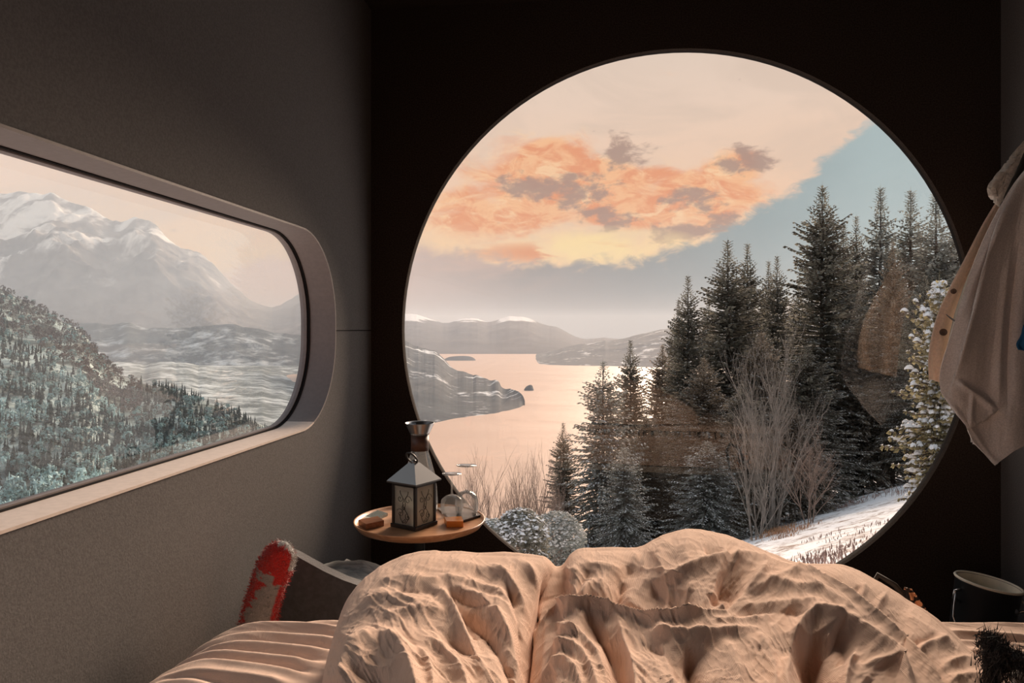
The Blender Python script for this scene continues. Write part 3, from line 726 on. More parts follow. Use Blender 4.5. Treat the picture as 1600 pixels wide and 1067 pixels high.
for i in range(16):
    q = gspot(rr.gauss(1215, 24), rr.gauss(832, 5)); sp.append((q.x, q.y, .8))
tufts('dead_bracken', sp, 'patch of orange-brown dead bracken in the middle of the snow field', M['bracken'], .16, 60, cat='plant', seed=1)
sp = []
for i in range(130):
    px, py = rr.uniform(1230, 1430), rr.uniform(775, 890)
    if py < 1180 - .28 * px + 20: continue
    q = gspot(px, py); sp.append((q.x, q.y, rr.uniform(.5, 1)))
tufts('heather_tufts', sp, 'dark reddish twiggy tufts poking through the snow at lower right', M['tuft'], .09, 14, cat='plant', seed=2)
sp = []
for i in range(90):
    px = rr.uniform(1110, 1450); q = gspot(px, 838 - (px - 1110) * .235 + rr.gauss(0, 4)); sp.append((q.x, q.y, rr.uniform(.6, 1.3)))
tufts('edge_grass', sp, 'dark grass and twigs along the wood edge of the snow field', M['tuft'], .14, 12, cat='grass', seed=3)
for i, (px, py, pt, lean) in enumerate([(972, 862, 842, -.1), (1000, 856, 834, -.05), (1028, 846, 826, -.35), (1062, 838, 822, .05), (1200, 800, 776, .0)]):
    q = gspot(px, py + 6); hgt = (py - pt + 10) / F * (q - Vector((0, 0, EYE))).length
    tag(tube('fence_stake', [q + Vector((0, 0, -.2)), q + Vector((lean * .3, 0, hgt * .5)), q + Vector((lean * hgt, 0, hgt))], [.03, .028, .02], M['twig'], seg=6),
        ['leftmost thin wooden fence stake at the foot of the wood', 'upright fence stake second from left at the foot of the wood', 'leaning fence stake left of the duvet peak', 'short fence stake right behind the duvet peak', 'fence stake at the wood edge above the bracken patch'][i], 'stake', 'fence stakes at the foot of the wood')
# stones along the wood edge
rs = random.Random(9)
stone_meshes = []
for k in range(4):
    bm = bmesh.new(); bmesh.ops.create_icosphere(bm, subdivisions=1, radius=1)
    for v in bm.verts: v.co *= rs.uniform(.75, 1.2)
    for v in bm.verts: v.co.z *= .55
    me = bpy.data.meshes.new('stone'); bm.to_mesh(me); bm.free(); me.materials.append(M['stone'] if 'stone' in M else M.setdefault('stone', snowmat('snowy_stone', (.06, .055, .05), (.8, .8, .82), 1.5, thr=.62, wid=.05, nzw=.5)))
    stone_meshes.append(me)
for i, px in enumerate([1135, 1160, 1178, 1205, 1228, 1248, 1262, 1290, 1312, 1336, 1352, 1380]):
    q = gspot(px, 822 - (px - 1135) * .235 + rs.uniform(-3, 3)); s = rs.uniform(.10, .22)
    o = bpy.data.objects.new('stone', stone_meshes[i % 4]); col.objects.link(o); o.location = (q.x, q.y, float(gz(q.x, q.y)) + s * .25); o.scale = (s * 1.3, s, s); o.rotation_euler = (0, 0, rs.uniform(0, 6))
    tag(o, 'dark snow-topped stone along the wood edge of the snow field', 'stone', 'stones along the wood edge')

# ------------------------------------------------------------------ forest on the hillside beyond the side window
def tiny_tree(kind, seed):
    r = np.random.default_rng(seed); v = []; f = []
    if kind == 'cone':
        v, f = tube_vf([(0, 0, -.1), (0, 0, .3)], .012, 3)
        n = 7
        for l in range(7):
            z0 = .08 + l * .13; rad = .19 * (1 - l / 7.3); b0 = len(v); v.append(Vector((0, 0, z0 + .24)))
            for k in range(n):
                a = 6.283 * k / n + l; q = rad * (1 if k % 2 else .6) * r.uniform(.8, 1.2); v.append(Vector((q * math.cos(a), q * math.sin(a), z0 + r.uniform(-.03, .02))))
            for k in range(n): f.append((b0, b0 + 1 + k, b0 + 1 + (k + 1) % n))
    else:
        v, f = tube_vf([(0, 0, -.1), (0, 0, .5)], .015, 3)
        for l in range(26):
            a = r.uniform(0, 6.28); e = r.uniform(-.4, 1.2); c = np.array([math.cos(a) * math.cos(e) * .22, math.sin(a) * math.cos(e) * .22, .55 + .36 * math.sin(e)]); b0 = len(v)
            for k in range(4): v.append(Vector(c + r.normal(size=3) * .065))
            f += [(b0, b0 + 1, b0 + 2), (b0, b0 + 2, b0 + 3), (b0, b0 + 3, b0 + 1), (b0 + 1, b0 + 3, b0 + 2)]
    return v, f
TT = [tiny_tree('cone', 1), tiny_tree('cone', 2), tiny_tree('ball', 3), tiny_tree('ball', 4)]
R_, C_ = HV.shape[0] - 15, HV.shape[1]; HV = HV[1:]
cand = []
rg = np.random.default_rng(12)
for i in range(26000):
    s = rg.random() ** 1.5; ci = rg.integers(0, C_ - 1); ri = int(s * (R_ - 1)); p = HV[ri, ci]; q = HV[min(ri + 1, R_ - 1), ci + 1]
    p = p + (q - p) * rg.random(); dd = math.hypot(p[0], p[1])
    depth = -SA * p[0] + CA * p[1]; lat = CA * p[0] + SA * p[1]; px = 800 + F * lat / depth; py = HZ - (p[2] - EYE) / depth * F
    if px > 540 or py < 60 or (px < -60 and rg.random() < .5) or (px > -60 and py > 850): continue
    cand.append((dd, tuple(p), px, py))
cand.sort(key=lambda c: c[0])
clump_ = lambda p: fbm(np.array(p[0] * .012 + 5), np.array(p[1] * .012), 4)
tm_cache = {}
big_v = {k: ([], []) for k in ('greentree', 'darktree', 'browntree', 'whitetree')}
names_ = {'greentree': 'pale teal frosted tree on the near foot of the forested hillside', 'darktree': 'dark green spruce on the near foot of the forested hillside', 'browntree': 'brownish bare tree on the near foot of the forested hillside', 'whitetree': 'tree white with rime on the near foot of the forested hillside'}
nind = 0
for (dd, p, px, py) in cand:
    c = float(clump_(p)); u = rg.random()
    frac = (py - np.interp(px, [c_[0] for c_ in CREST], [c_[1] for c_ in CREST]))
    if frac < 70 and u < .8: kd = 'browntree' if px < 220 else 'darktree'
    elif c > .12: kd = 'whitetree' if u < .7 else 'greentree'
    elif c < -.12: kd = 'darktree' if u < .75 else 'greentree'
    else: kd = 'greentree' if u < .4 else ('whitetree' if u < .65 else 'darktree')
    ti = (0 if u < .5 else 1) if kd in ('darktree',) else (2 if u < .4 else 3) if kd != 'whitetree' else int(u * 40) % 4
    hgt = rg.uniform(6, 11); wdt = hgt * rg.uniform(.9, 1.25)
    if nind < 290 and -40 < px < 420 and py < 850:
        key = (kd, ti)
        if key not in tm_cache:
            me = bpy.data.meshes.new('hill_tree'); me.from_pydata([tuple(q) for q in TT[ti][0]], [], TT[ti][1]); me.materials.append(M[kd]); tm_cache[key] = me
        o = bpy.data.objects.new('hillside_tree', tm_cache[key]); col.objects.link(o); o.location = p; o.scale = (wdt, wdt, hgt); o.rotation_euler = (0, 0, rg.uniform(0, 6))
        zone = ['at the very left edge of the side window', 'near the left edge of the side window', 'above the middle of the side window sill', 'towards the right end of the sill'][0 if px < 50 else 1 if px < 120 else 2 if px < 230 else 3]
        lab = names_[kd].replace('on the near foot of the forested hillside', 'on the hillside ' + zone)
        tag(o, lab, 'tree', lab.replace('tree ', 'trees ', 1).replace('spruce ', 'spruces ', 1)); nind += 1
    else:
        V, Fc = big_v[kd]; b0 = len(V); a = rg.uniform(0, 6); ca, sa = math.cos(a) * wdt, math.sin(a) * wdt
        V += [(p[0] + q.x * ca - q.y * sa, p[1] + q.x * sa + q.y * ca, p[2] + q.z * hgt) for q in TT[ti][0]]
        Fc += [tuple(b0 + j for j in q) for q in TT[ti][1]]
for kd, (V, Fc) in big_v.items():
    tag(pymesh('hillside_forest', V, Fc, M[kd]), {'greentree': 'pale teal frosted trees further up the forested hillside', 'darktree': 'dark spruces further up the forested hillside', 'browntree': 'brownish bare trees along the top of the forested hillside', 'whitetree': 'white rimed trees further up the forested hillside'}[kd], 'forest', kind='stuff')

# ------------------------------------------------------------------ bed
ZM = EYE - .50
def fabric(name, color, var, wrinkle):
    m = bpy.data.materials.new(name); m.use_nodes = True; t = NT(m.node_tree); b = t.n['Principled BSDF']
    b.inputs['Roughness'].default_value = .9; b.inputs['Specular IOR Level'].default_value = .15; b.inputs['Sheen Weight'].default_value = .15
    tc = t.new('ShaderNodeTexCoord').outputs['Object']
    wv = t.new('ShaderNodeTexWave', wave_type='BANDS', bands_direction='X'); t.put(wv.inputs[0], tc); wv.inputs['Scale'].default_value = 260; wv.inputs['Distortion'].default_value = 1.5
    wv2 = t.new('ShaderNodeTexWave', wave_type='BANDS', bands_direction='Y'); t.put(wv2.inputs[0], tc); wv2.inputs['Scale'].default_value = 260; wv2.inputs['Distortion'].default_value = 1.5
    n = t.noise(tc, 9, 4, .6); fine = t.noise(tc, 120, 2, .6)
    t.put(b.inputs['Base Color'], t.mix(t.m('ADD', t.m('MULTIPLY', n, .6), t.m('MULTIPLY', fine, .4)), tuple(c * (1 - var) for c in color), tuple(c * (1 + var * .6) for c in color)))
    def crease(rot, sc_, scale):
        mp = t.new('ShaderNodeMapping'); t.put(mp.inputs[0], tc); mp.inputs['Rotation'].default_value = (0, 0, math.radians(rot)); mp.inputs['Scale'].default_value = sc_
        q = t.noise(mp.outputs[0], scale, 3, .5, .5); return t.m('POWER', t.m('SUBTRACT', 1.0, t.m('MULTIPLY', t.m('ABSOLUTE', t.m('SUBTRACT', q, .5)), 4.5), clamp=True), 2.5)
    msk = t.sstep(t.noise(tc, 5, 3, .5), .42, .6)
    crk = t.m('ADD', t.m('MULTIPLY', crease(35, (1, .22, 1), 34), msk), t.m('MULTIPLY', crease(-38, (1, .25, 1), 30), t.m('SUBTRACT', 1.0, msk)))
    crk = t.m('ADD', t.m('MULTIPLY', crk, .9), t.m('MULTIPLY', t.noise(tc, 60, 4, .6, .8), .5))
    h = t.m('ADD', t.m('MULTIPLY', t.m('ADD', wv.outputs[1], wv2.outputs[1]), .12), t.m('MULTIPLY', crk, wrinkle))
    bn = t.new('ShaderNodeBump'); bn.inputs['Strength'].default_value = .5; bn.inputs['Distance'].default_value = .004
    t.put(bn.inputs['Height'], h); t.l.new(bn.outputs[0], b.inputs['Normal']); return m
M['duvet'] = fabric('blush_linen', (.79, .57, .455), .10, 1.0)
M['sheet'] = fabric('blush_sheet', (.82, .61, .50), .06, .5)
M['mattress'] = mat('mattress_ticking', (.45, .40, .36), .9)
M['bedwood'] = mat('bed_base', (.05, .04, .035), .6)

def seg_field(px, py, poly, closed=False):
    """distance to a polyline, signed side, parameter 0..1 along it"""
    best = np.full(px.shape, 1e9); side = np.zeros(px.shape); par = np.zeros(px.shape)
    pts = np.array(poly, float); L = np.r_[0, np.cumsum(np.hypot(*np.diff(pts, axis=0).T))]
    for i in range(len(pts) - 1):
        a, b = pts[i], pts[i + 1]; d = b - a; l2 = (d ** 2).sum()
        u = np.clip(((px - a[0]) * d[0] + (py - a[1]) * d[1]) / l2, 0, 1)
        qx, qy = a[0] + u * d[0], a[1] + u * d[1]; r = np.hypot(px - qx, py - qy)
        k = r < best; best = np.where(k, r, best)
        side = np.where(k, np.sign(d[0] * (py - a[1]) - d[1] * (px - a[0])), side)
        par = np.where(k, (L[i] + u * np.sqrt(l2)) / L[-1], par)
    return best, side, par
def smoothpoly(poly, n=8):
    p = np.array(poly, float)
    if len(p) < 3: return p
    L = np.r_[0, np.cumsum(np.hypot(*np.diff(p, axis=0).T))]; s = np.linspace(0, L[-1], (len(p) - 1) * n + 1)
    return np.stack([smooth_interp(np.c_[L, p[:, 0]], s), smooth_interp(np.c_[L, p[:, 1]], s)], 1)
def apply_folds(px, py, folds):
    """sum of ridge / valley / step profiles, metres along the surface normal"""
    D = np.zeros(px.shape)
    for kind, poly, amp, wd in folds:
        r, sd, u = seg_field(px, py, smoothpoly(poly)); env = np.clip(np.minimum(u, 1 - u) * 5 + .15, 0, 1)
        if kind == 'r': D += amp * env * np.exp(-(r / wd) ** 1.5)
        elif kind == 'v': D -= amp * env * np.exp(-(r / wd) ** 1.3)
        elif kind == 's':                                           # layer edge: raised on the positive side, dropping sharply on the other
            D += amp * env * np.where(sd > 0, np.exp(-(r / (wd * 6)) ** 1.2), -.35 * np.exp(-r / (wd * 2)))
    return D
def gridnormals(V):
    du = np.gradient(V, axis=1); dv = np.gradient(V, axis=0); n = np.cross(du, dv); n /= np.linalg.norm(n, axis=-1, keepdims=True) + 1e-12
    n[n[..., 2] < 0] *= 1
    return n

# --- mattress with its fitted sheet
MC = [(-.715, 1.215), (1.10, 1.425), (1.16, -.75), (-.775, -.75)]
bed = empty('bed', (.2, .3, 0), 0, 'low double bed with a blush pink fitted sheet across the cabin', 'bed')
def bed_part(o): o.parent = bed; o.matrix_parent_inverse = Matrix.Translation(bed.location).inverted(); return o
def quadpt(a, b):                                                  # a: left-right, b: far-near
    p00, p10, p11, p01 = [np.array(q) for q in MC]
    return (p00 * ((1 - a) * (1 - b))[..., None] + p10 * (a * (1 - b))[..., None] + p11 * (a * b)[..., None] + p01 * ((1 - a) * b)[..., None])
na, nb = 520, 420
a_ = np.linspace(-.0, 1, na); b_ = np.linspace(0, 1, nb) ** 1.6
A, B = np.meshgrid(a_, b_); XY = quadpt(A, B)
# project to the picture only to lay the measured creases out on the sheet
dep = -SA * XY[..., 0] + CA * XY[..., 1]; lat = CA * XY[..., 0] + SA * XY[..., 1]
dsafe = np.maximum(dep, .3); SX = 800 + F * lat / dsafe; SY = HZ + .5 / dsafe * F
rad = .10
wx = np.linalg.norm(quadpt(np.ones(1), B[:, :1].ravel()[:1]) - quadpt(np.zeros(1), B[:1, 0][:1]), axis=-1)[0]
el_ = A * 1.85; er = (1 - A) * 1.85; ef = B * 2.1; en = (1 - B) * 2.1
def rnd(e, r): q = np.clip(1 - e / r, 0, 1); return r * (1 - np.sqrt(np.maximum(0, 1 - q * q)))
drop = rnd(el_, .16) * .9 + rnd(er, .10) + rnd(ef, .035) + rnd(en, .08)
sheet_folds = [
 ('r', [(560, 968), (430, 962), (330, 962)], .004, 4), ('v', [(560, 975), (430, 969), (320, 970)], .004, 4),
 ('r', [(560, 985), (440, 975), (320, 976), (255, 985)], .005, 5), ('v', [(560, 994), (440, 984), (330, 984)], .005, 5),
 ('r', [(560, 1004), (450, 991), (330, 987), (235, 998)], .006, 6), ('v', [(560, 1014), (450, 1000), (340, 996), (240, 1006)], .005, 5),
 ('r', [(540, 1022), (440, 1010), (330, 1005), (220, 1012)], .006, 6), ('v', [(530, 1031), (430, 1020), (300, 1010), (205, 1018)], .006, 6),
 ('r', [(520, 1044), (430, 1030), (310, 1018), (190, 1024)], .007, 7), ('v', [(510, 1054), (400, 1036), (290, 1026), (190, 1030)], .006, 6),
 ('r', [(505, 1066), (400, 1046), (300, 1035), (180, 1036)], .007, 7), ('r', [(480, 1080), (380, 1060), (280, 1048), (160, 1046)], .007, 8),
 ('v', [(430, 1085), (340, 1062), (240, 1048)], .006, 8), ('r', [(360, 1085), (280, 1064), (180, 1058)], .006, 8), ('r', [(270, 1090), (200, 1068), (150, 1066)], .006, 7),
 ('r', [(1470, 990), (1540, 992), (1620, 996)], .004, 4), ('r', [(1480, 1004), (1560, 1006), (1640, 1012)], .004, 5), ('v', [(1480, 997), (1560, 1000), (1640, 1004)], .003, 4),
 ('r', [(1500, 1018), (1580, 1022), (1660, 1028)], .004, 5), ('r', [(1440, 976), (1540, 975), (1640, 978)], .002, 4),
]
D = apply_folds(SX, SY, sheet_folds) * 1.3
D += .0035 * ridged(XY[..., 0] * 1.2 + 3, XY[..., 1] * 16 + XY[..., 0] * 3.0, 4, .55) + .004 * fbm(XY[..., 0] * 6, XY[..., 1] * 9, 4)
Zt = ZM - drop + D * np.clip(el_ / .05, .3, 1)
V = np.concatenate([XY, Zt[..., None]], -1)
# skirt rows down the four sides
def skirt(Vg, zlow):
    loop = np.concatenate([Vg[0, :-1], Vg[:-1, -1], Vg[-1, :0:-1], Vg[:0:-1, 0]])
    return loop
loop = skirt(V, 0); nl = len(loop); base = V.reshape(-1, 3); idx = np.arange(na * nb).reshape(nb, na)
lidx = np.concatenate([idx[0, :-1], idx[:-1, -1], idx[-1, :0:-1], idx[:0:-1, 0]])
vs_ = [base]; fs = [gridfaces(nb, na)]; prev = lidx
for k, zz in enumerate((.10, .17, .22)):
    lp = loop.copy(); lp[:, 2] = ZM - zz; s_ = 1 + (.004 if k == 0 else -.01 * k); lp[:, 0] = .2 + (lp[:, 0] - .2) * s_; lp[:, 1] = .3 + (lp[:, 1] - .3) * s_
    cur = np.arange(nl) + sum(len(q) for q in vs_); vs_.append(lp)
    fs.append(np.stack([prev, np.roll(prev, -1), np.roll(cur, -1), cur], -1)); prev = cur
bed_part(fastmesh('fitted_sheet', np.concatenate(vs_), np.concatenate(fs), M['sheet'], smooth=True))
def slab(name, inset, z0, z1, m, bev=.01):
    bm = bmesh.new(); c = [Vector((.2 + (x - .2) * inset, .3 + (y - .3) * inset, 0)) for x, y in MC]
    lo = [bm.verts.new((p.x, p.y, z0)) for p in c]; hi = [bm.verts.new((p.x, p.y, z1)) for p in c]
    bm.faces.new(lo[::-1]); bm.faces.new(hi)
    for i in range(4): bm.faces.new((lo[i], lo[(i + 1) % 4], hi[(i + 1) % 4], hi[i]))
    return bed_part(bmobj(name, bm, m, bevel=bev))
slab('mattress', .965, ZM - .26, ZM - .19, M['mattress'], .02)
slab('bed_base', .96, .07, ZM - .262, M['bedwood'])
for sx, sy in ((0, 0), (1, 0), (1, 1), (0, 1)):
    q = quadpt(np.array([.06 + .88 * sx]), np.array([.06 + .88 * sy]))[0]; bm = bmesh.new(); box(bm, (q[0], q[1], .035), (.06, .06, .07)); bed_part(bmobj('leg', bm, M['bedwood']))

# --- duvet
TOP = [(500, 1118), (502, 1085), (506, 1060), (513, 1030), (526, 985), (541, 945), (562, 916), (586, 896), (612, 881), (636, 872), (662, 866), (700, 866), (745, 867), (790, 869), (830, 871), (852, 873), (866, 880), (877, 884), (889, 871), (904, 862), (930, 861), (960, 860), (985, 860), (1000, 858), (1018, 850), (1045, 837), (1065, 831), (1085, 829), (1110, 832), (1140, 841), (1175, 854), (1205, 868), (1240, 880), (1280, 884), (1318, 887), (1350, 898), (1390, 922), (1420, 942), (1446, 958), (1472, 980), (1500, 1008), (1528, 1036), (1543, 1062), (1554, 1100), (1558, 1118)]
TOP = np.array(TOP, float); Lt = np.r_[0, np.cumsum(np.hypot(*np.diff(TOP, axis=0).T))]
nc = 760; us = np.linspace(0, Lt[-1], nc)
tx = smooth_interp(np.c_[Lt, TOP[:, 0]], us); ty = smooth_interp(np.c_[Lt, TOP[:, 1]], us)
# where each crest point's strip ends near the camera
bx = np.interp(us, [0, Lt[5], Lt[10], Lt[16], Lt[27], Lt[36], Lt[39], Lt[-1]], [498, 520, 640, 830, 1050, 1330, 1460, 1590]); by = np.full(nc, 1200.)
nr = 340; tt = np.linspace(0, 1, nr)[:, None]
PXg = tx[None] * (1 - tt) + bx[None] * tt; PYg = ty[None] * (1 - tt) + by[None] * tt
Dc = np.interp(us, [0, Lt[3], Lt[5], Lt[8], Lt[12], Lt[16], Lt[20], Lt[27], Lt[34], Lt[37], Lt[39], Lt[-1]], [.84, .92, 1.02, 1.10, 1.13, 1.10, 1.13, 1.14, 1.13, 1.12, 1.06, .88])
Dn = np.interp(us, [0, Lt[4], Lt[8], Lt[16], Lt[27], Lt[36], Lt[40], Lt[-1]], [.70, .60, .50, .53, .48, .52, .60, .70])
prof = tt ** .70
DEP = Dc[None] - (Dc - Dn)[None] * prof
V = Parr(PXg, PYg, DEP)
R, Vv, S = 'r', 'v', 's'
duvet_folds = [
 # deep groove between the two mounds
 (Vv, [(874, 878), (858, 905), (842, 935), (835, 975), (832, 1020), (829, 1120)], .055, 17),
 (Vv, [(872, 880), (850, 920)], .02, 10),
 (R, [(820, 880), (838, 905), (822, 930)], .006, 8), (R, [(846, 925), (838, 960), (834, 1010)], .008, 7),
 # left mound
 (R, [(592, 990), (560, 1020), (535, 1075)], .012, 16), (R, [(592, 990), (620, 1010), (640, 1060), (650, 1110)], .014, 14), (Vv, [(590, 1040), (592, 1110)], .018, 26),
 (R, [(560, 950), (600, 935), (660, 945), (690, 955)], .006, 9), (R, [(600, 965), (650, 955), (700, 960)], .005, 8),
 (Vv, [(620, 925), (660, 922), (690, 930)], .007, 8), (R, [(672, 915), (700, 940), (722, 985), (745, 1030), (775, 1090)], .011, 9), (Vv, [(700, 920), (728, 960), (745, 1000)], .009, 9),
 (Vv, [(720, 950), (760, 985), (790, 1035), (810, 1080)], .012, 10), (R, [(735, 930), (775, 960), (800, 1000), (815, 1050)], .009, 8),
 (R, [(700, 915), (750, 935), (790, 945), (820, 970)], .005, 6), (Vv, [(705, 925), (745, 945), (785, 958)], .005, 5), (R, [(680, 900), (740, 915), (780, 925), (812, 950)], .006, 7),
 (R, [(760, 880), (790, 900), (815, 925), (832, 940)], .007, 7), (Vv, [(790, 905), (800, 930), (812, 985), (815, 1030)], .014, 10), (R, [(700, 880), (760, 890), (800, 905)], .004, 8),
 (R, [(800, 872), (830, 890), (850, 905)], .006, 7), (Vv, [(690, 985), (735, 1020), (780, 1100)], .008, 9), (R, [(650, 990), (690, 1020), (720, 1060), (740, 1110)], .008, 9), (R, [(650, 1010), (670, 1050), (676, 1110)], .006, 7),
 (R, [(560, 1000), (545, 1040), (540, 1080)], .005, 8), (R, [(590, 910), (630, 905), (700, 910)], .004, 8),
 # right main mound, upper left lump
 (R, [(985, 870), (965, 888), (940, 884), (905, 880)], .006, 7), (Vv, [(990, 872), (972, 900), (963, 930), (960, 950)], .020, 10), (R, [(1000, 862), (982, 885), (970, 905)], .010, 7),
 (R, [(930, 905), (900, 925), (870, 945)], .006, 7), (R, [(905, 880), (880, 905), (865, 930)], .006, 7), (Vv, [(925, 885), (905, 910), (885, 930)], .007, 7),
 (R, [(945, 900), (935, 925), (950, 945)], .005, 6), (R, [(915, 900), (912, 930)], .004, 5),
 # hollow under the crest
 (Vv, [(1010, 900), (1040, 925), (1080, 945)], .018, 26), (Vv, [(1120, 905), (1150, 915), (1120, 945)], .026, 24), (R, [(1000, 905), (1060, 893), (1100, 880), (1140, 868)], .010, 8),
 (R, [(1085, 832), (1070, 860), (1078, 885)], .006, 12), (R, [(1050, 840), (1030, 865), (1040, 900)], .006, 10), (R, [(1140, 872), (1170, 868), (1200, 880)], .009, 8), (Vv, [(1100, 862), (1130, 860)], .008, 10),
 (R, [(1200, 882), (1180, 905), (1150, 935), (1110, 960)], .013, 10), (R, [(1045, 905), (1035, 935), (1040, 955)], .005, 6), (R, [(1085, 900), (1070, 930), (1080, 955)], .005, 6),
 # hem edge running across
 (S, [(1130, 958), (1060, 962), (990, 962), (940, 946), (880, 943), (852, 950), (838, 975)], -.016, 5),
 (R, [(838, 972), (852, 949), (880, 943), (940, 945), (980, 958), (1060, 962), (1120, 958)], .010, 5),
 (Vv, [(850, 935), (900, 934), (950, 936), (1000, 950), (1080, 952)], .012, 7),
 # below the hem
 (Vv, [(915, 955), (945, 990), (965, 1040), (975, 1110)], .022, 14), (R, [(860, 985), (900, 990), (930, 1020), (950, 1060)], .008, 8), (R, [(845, 1010), (890, 1010), (920, 1040), (940, 1100)], .008, 8),
 (R, [(840, 1040), (880, 1035), (905, 1065), (915, 1110)], .007, 8), (R, [(965, 965), (975, 1000), (990, 1040), (1000, 1110)], .007, 6), (R, [(850, 965), (880, 975), (905, 1000)], .005, 6),
 (Vv, [(1075, 1000), (1085, 1050), (1095, 1110)], .026, 22), (R, [(1010, 985), (1070, 990), (1130, 992), (1180, 985)], .009, 8), (Vv, [(1000, 1000), (1040, 1020), (1060, 1060)], .008, 10), (R, [(1030, 1000), (1050, 1050), (1060, 1110)], .006, 8),
 (R, [(1130, 1000), (1150, 1050), (1150, 1110)], .010, 14), (R, [(1100, 975), (1180, 965), (1240, 950)], .005, 7),
 (R, [(1180, 905), (1240, 925), (1290, 935)], .005, 7), (R, [(1140, 940), (1210, 945), (1270, 950), (1300, 955)], .005, 7), (R, [(1170, 925), (1230, 905), (1260, 900)], .005, 7), (Vv, [(1150, 955), (1220, 957), (1280, 965)], .005, 6),
 # dark pocket lower right and its rim
 (Vv, [(1265, 985), (1270, 1020), (1285, 1060), (1300, 1110)], .050, 26), (Vv, [(1300, 985), (1320, 1000), (1330, 1030)], .016, 18), (R, [(1230, 1030), (1245, 990), (1270, 965), (1310, 972), (1350, 1000), (1400, 1050), (1430, 1110)], .014, 9),
 (R, [(1235, 1020), (1230, 1060), (1240, 1110)], .012, 10), (R, [(1340, 1010), (1325, 1040), (1320, 1090)], .012, 7), (R, [(1345, 1040), (1390, 1045), (1430, 1080)], .006, 6), (Vv, [(1350, 1060), (1380, 1100)], .012, 12),
 (R, [(1180, 990), (1205, 1030), (1210, 1100)], .008, 12),
 # long diagonal fold edge and the outer layer right of it
 (S, [(1185, 872), (1240, 895), (1300, 925), (1350, 965), (1400, 1010), (1450, 1060), (1495, 1118)], .014, 6),
 (R, [(1185, 872), (1240, 893), (1300, 922), (1350, 962), (1400, 1007), (1450, 1057), (1490, 1110)], .010, 7),
 (Vv, [(1225, 880), (1310, 915), (1362, 958), (1415, 1005), (1465, 1055), (1508, 1110)], .014, 8),
 (R, [(1250, 912), (1300, 945), (1350, 985)], .005, 6), (R, [(1350, 912), (1345, 935), (1350, 950)], .005, 7), (Vv, [(1342, 915), (1338, 945)], .005, 6), (R, [(1385, 925), (1370, 950), (1380, 975)], .005, 8),
 (Vv, [(1420, 1010), (1440, 1000), (1465, 998)], .006, 6), (R, [(1430, 1018), (1450, 1006), (1480, 1003)], .005, 6), (R, [(1470, 1040), (1510, 1030), (1545, 1050)], .006, 7), (R, [(1410, 960), (1450, 985), (1500, 1020)], .004, 9), (R, [(1480, 1060), (1520, 1056), (1560, 1075)], .006, 8),
]
Dp = apply_folds(PXg, PYg, duvet_folds)
# small random creases, running roughly down and outward from the crests
ang = np.interp(PXg.ravel(), [500, 700, 850, 1000, 1200, 1400, 1560], [1.9, .9, .35, 2.4, .45, .75, .8]).reshape(PXg.shape)
def dirn(ang, along, across, seed):
    w0 = fbm(PXg * .010 + seed, PYg * .014, 3) * 26
    u = (PXg * np.cos(ang) + PYg * np.sin(ang)); v = (-PXg * np.sin(ang) + PYg * np.cos(ang)) + w0
    return u / along, v / across
u1, v1 = dirn(.75, 120, 26, 2); u2, v2 = dirn(2.2, 110, 24, 5); u3, v3 = dirn(.25, 90, 20, 9)
wmix = np.clip(.5 + 2.2 * fbm(PXg * .006 + 2, PYg * .008, 2), 0, 1)
cre = lambda u, v, s: np.maximum(0, ridged(u + s, v, 3, .5)) ** 2.0
calm = np.interp(PXg, [500, 640, 860, 1250, 1400, 1560], [.7, 1, 1, .9, .45, .35])
u4, v4 = dirn(.95, 70, 9, 12); u5, v5 = dirn(2.45, 60, 8, 15); w5 = np.clip(.5 + 3 * fbm(PXg * .011 + 8, PYg * .013, 2), 0, 1)
Dp += calm * (.0042 * (cre(u1, v1, 1) * wmix + cre(u2, v2, 4) * (1 - wmix)) + .0024 * cre(u3, v3, 7))
sh = lambda u, v, s: np.maximum(0, .5 - 2.6 * np.abs(vnoise(u + s, v))) ** 1.5
Dp += calm * .0042 * (sh(u4, v4, 3) * w5 + sh(u5, v5, 6) * (1 - w5))
Dp += .005 * fbm(PXg * .02, PYg * .025, 5, .5)
edge_f = np.clip(np.minimum(us, Lt[-1] - us) / 40, 0, 1)[None]
N = gridnormals(V); flip = (N * (np.array([0, 0, EYE]) - V)).sum(-1).mean() < 0
if flip: N = -N
Dp = Dp * np.minimum(1, tt * 9 + .30) * edge_f
V2 = V + N * Dp[..., None]
# keep it above the sheet
V2[..., 2] = np.maximum(V2[..., 2], ZM + .006)
# back side: from the crest over and down to the sheet
C = V2[0]; cdirs = C[:, :2] / np.linalg.norm(C[:, :2], axis=1)[:, None]
nbk = 40; kk = np.linspace(0, 1, nbk + 1)[1:, None]
hC = C[:, 2] - (ZM + .004)
bl = (.05 + .9 * np.clip(hC, 0, 1))[None] * kk
XYb = C[None, :, :2] + cdirs[None] * bl[..., None]
Zb = ZM + .004 + hC[None] * np.cos(kk * PI / 2) ** 1.0
back = np.concatenate([XYb, Zb[..., None]], -1)
back[..., 2] += .006 * fbm(XYb[..., 0] * 14, XYb[..., 1] * 14, 4) * np.sin(PI * kk)
FULL = np.concatenate([back[::-1], V2], 0)
dv = fastmesh('duvet', FULL.reshape(-1, 3), gridfaces(FULL.shape[0], nc), M['duvet'], smooth=True)
tag(dv, 'rumpled blush pink linen duvet heaped over the bed', 'duvet')

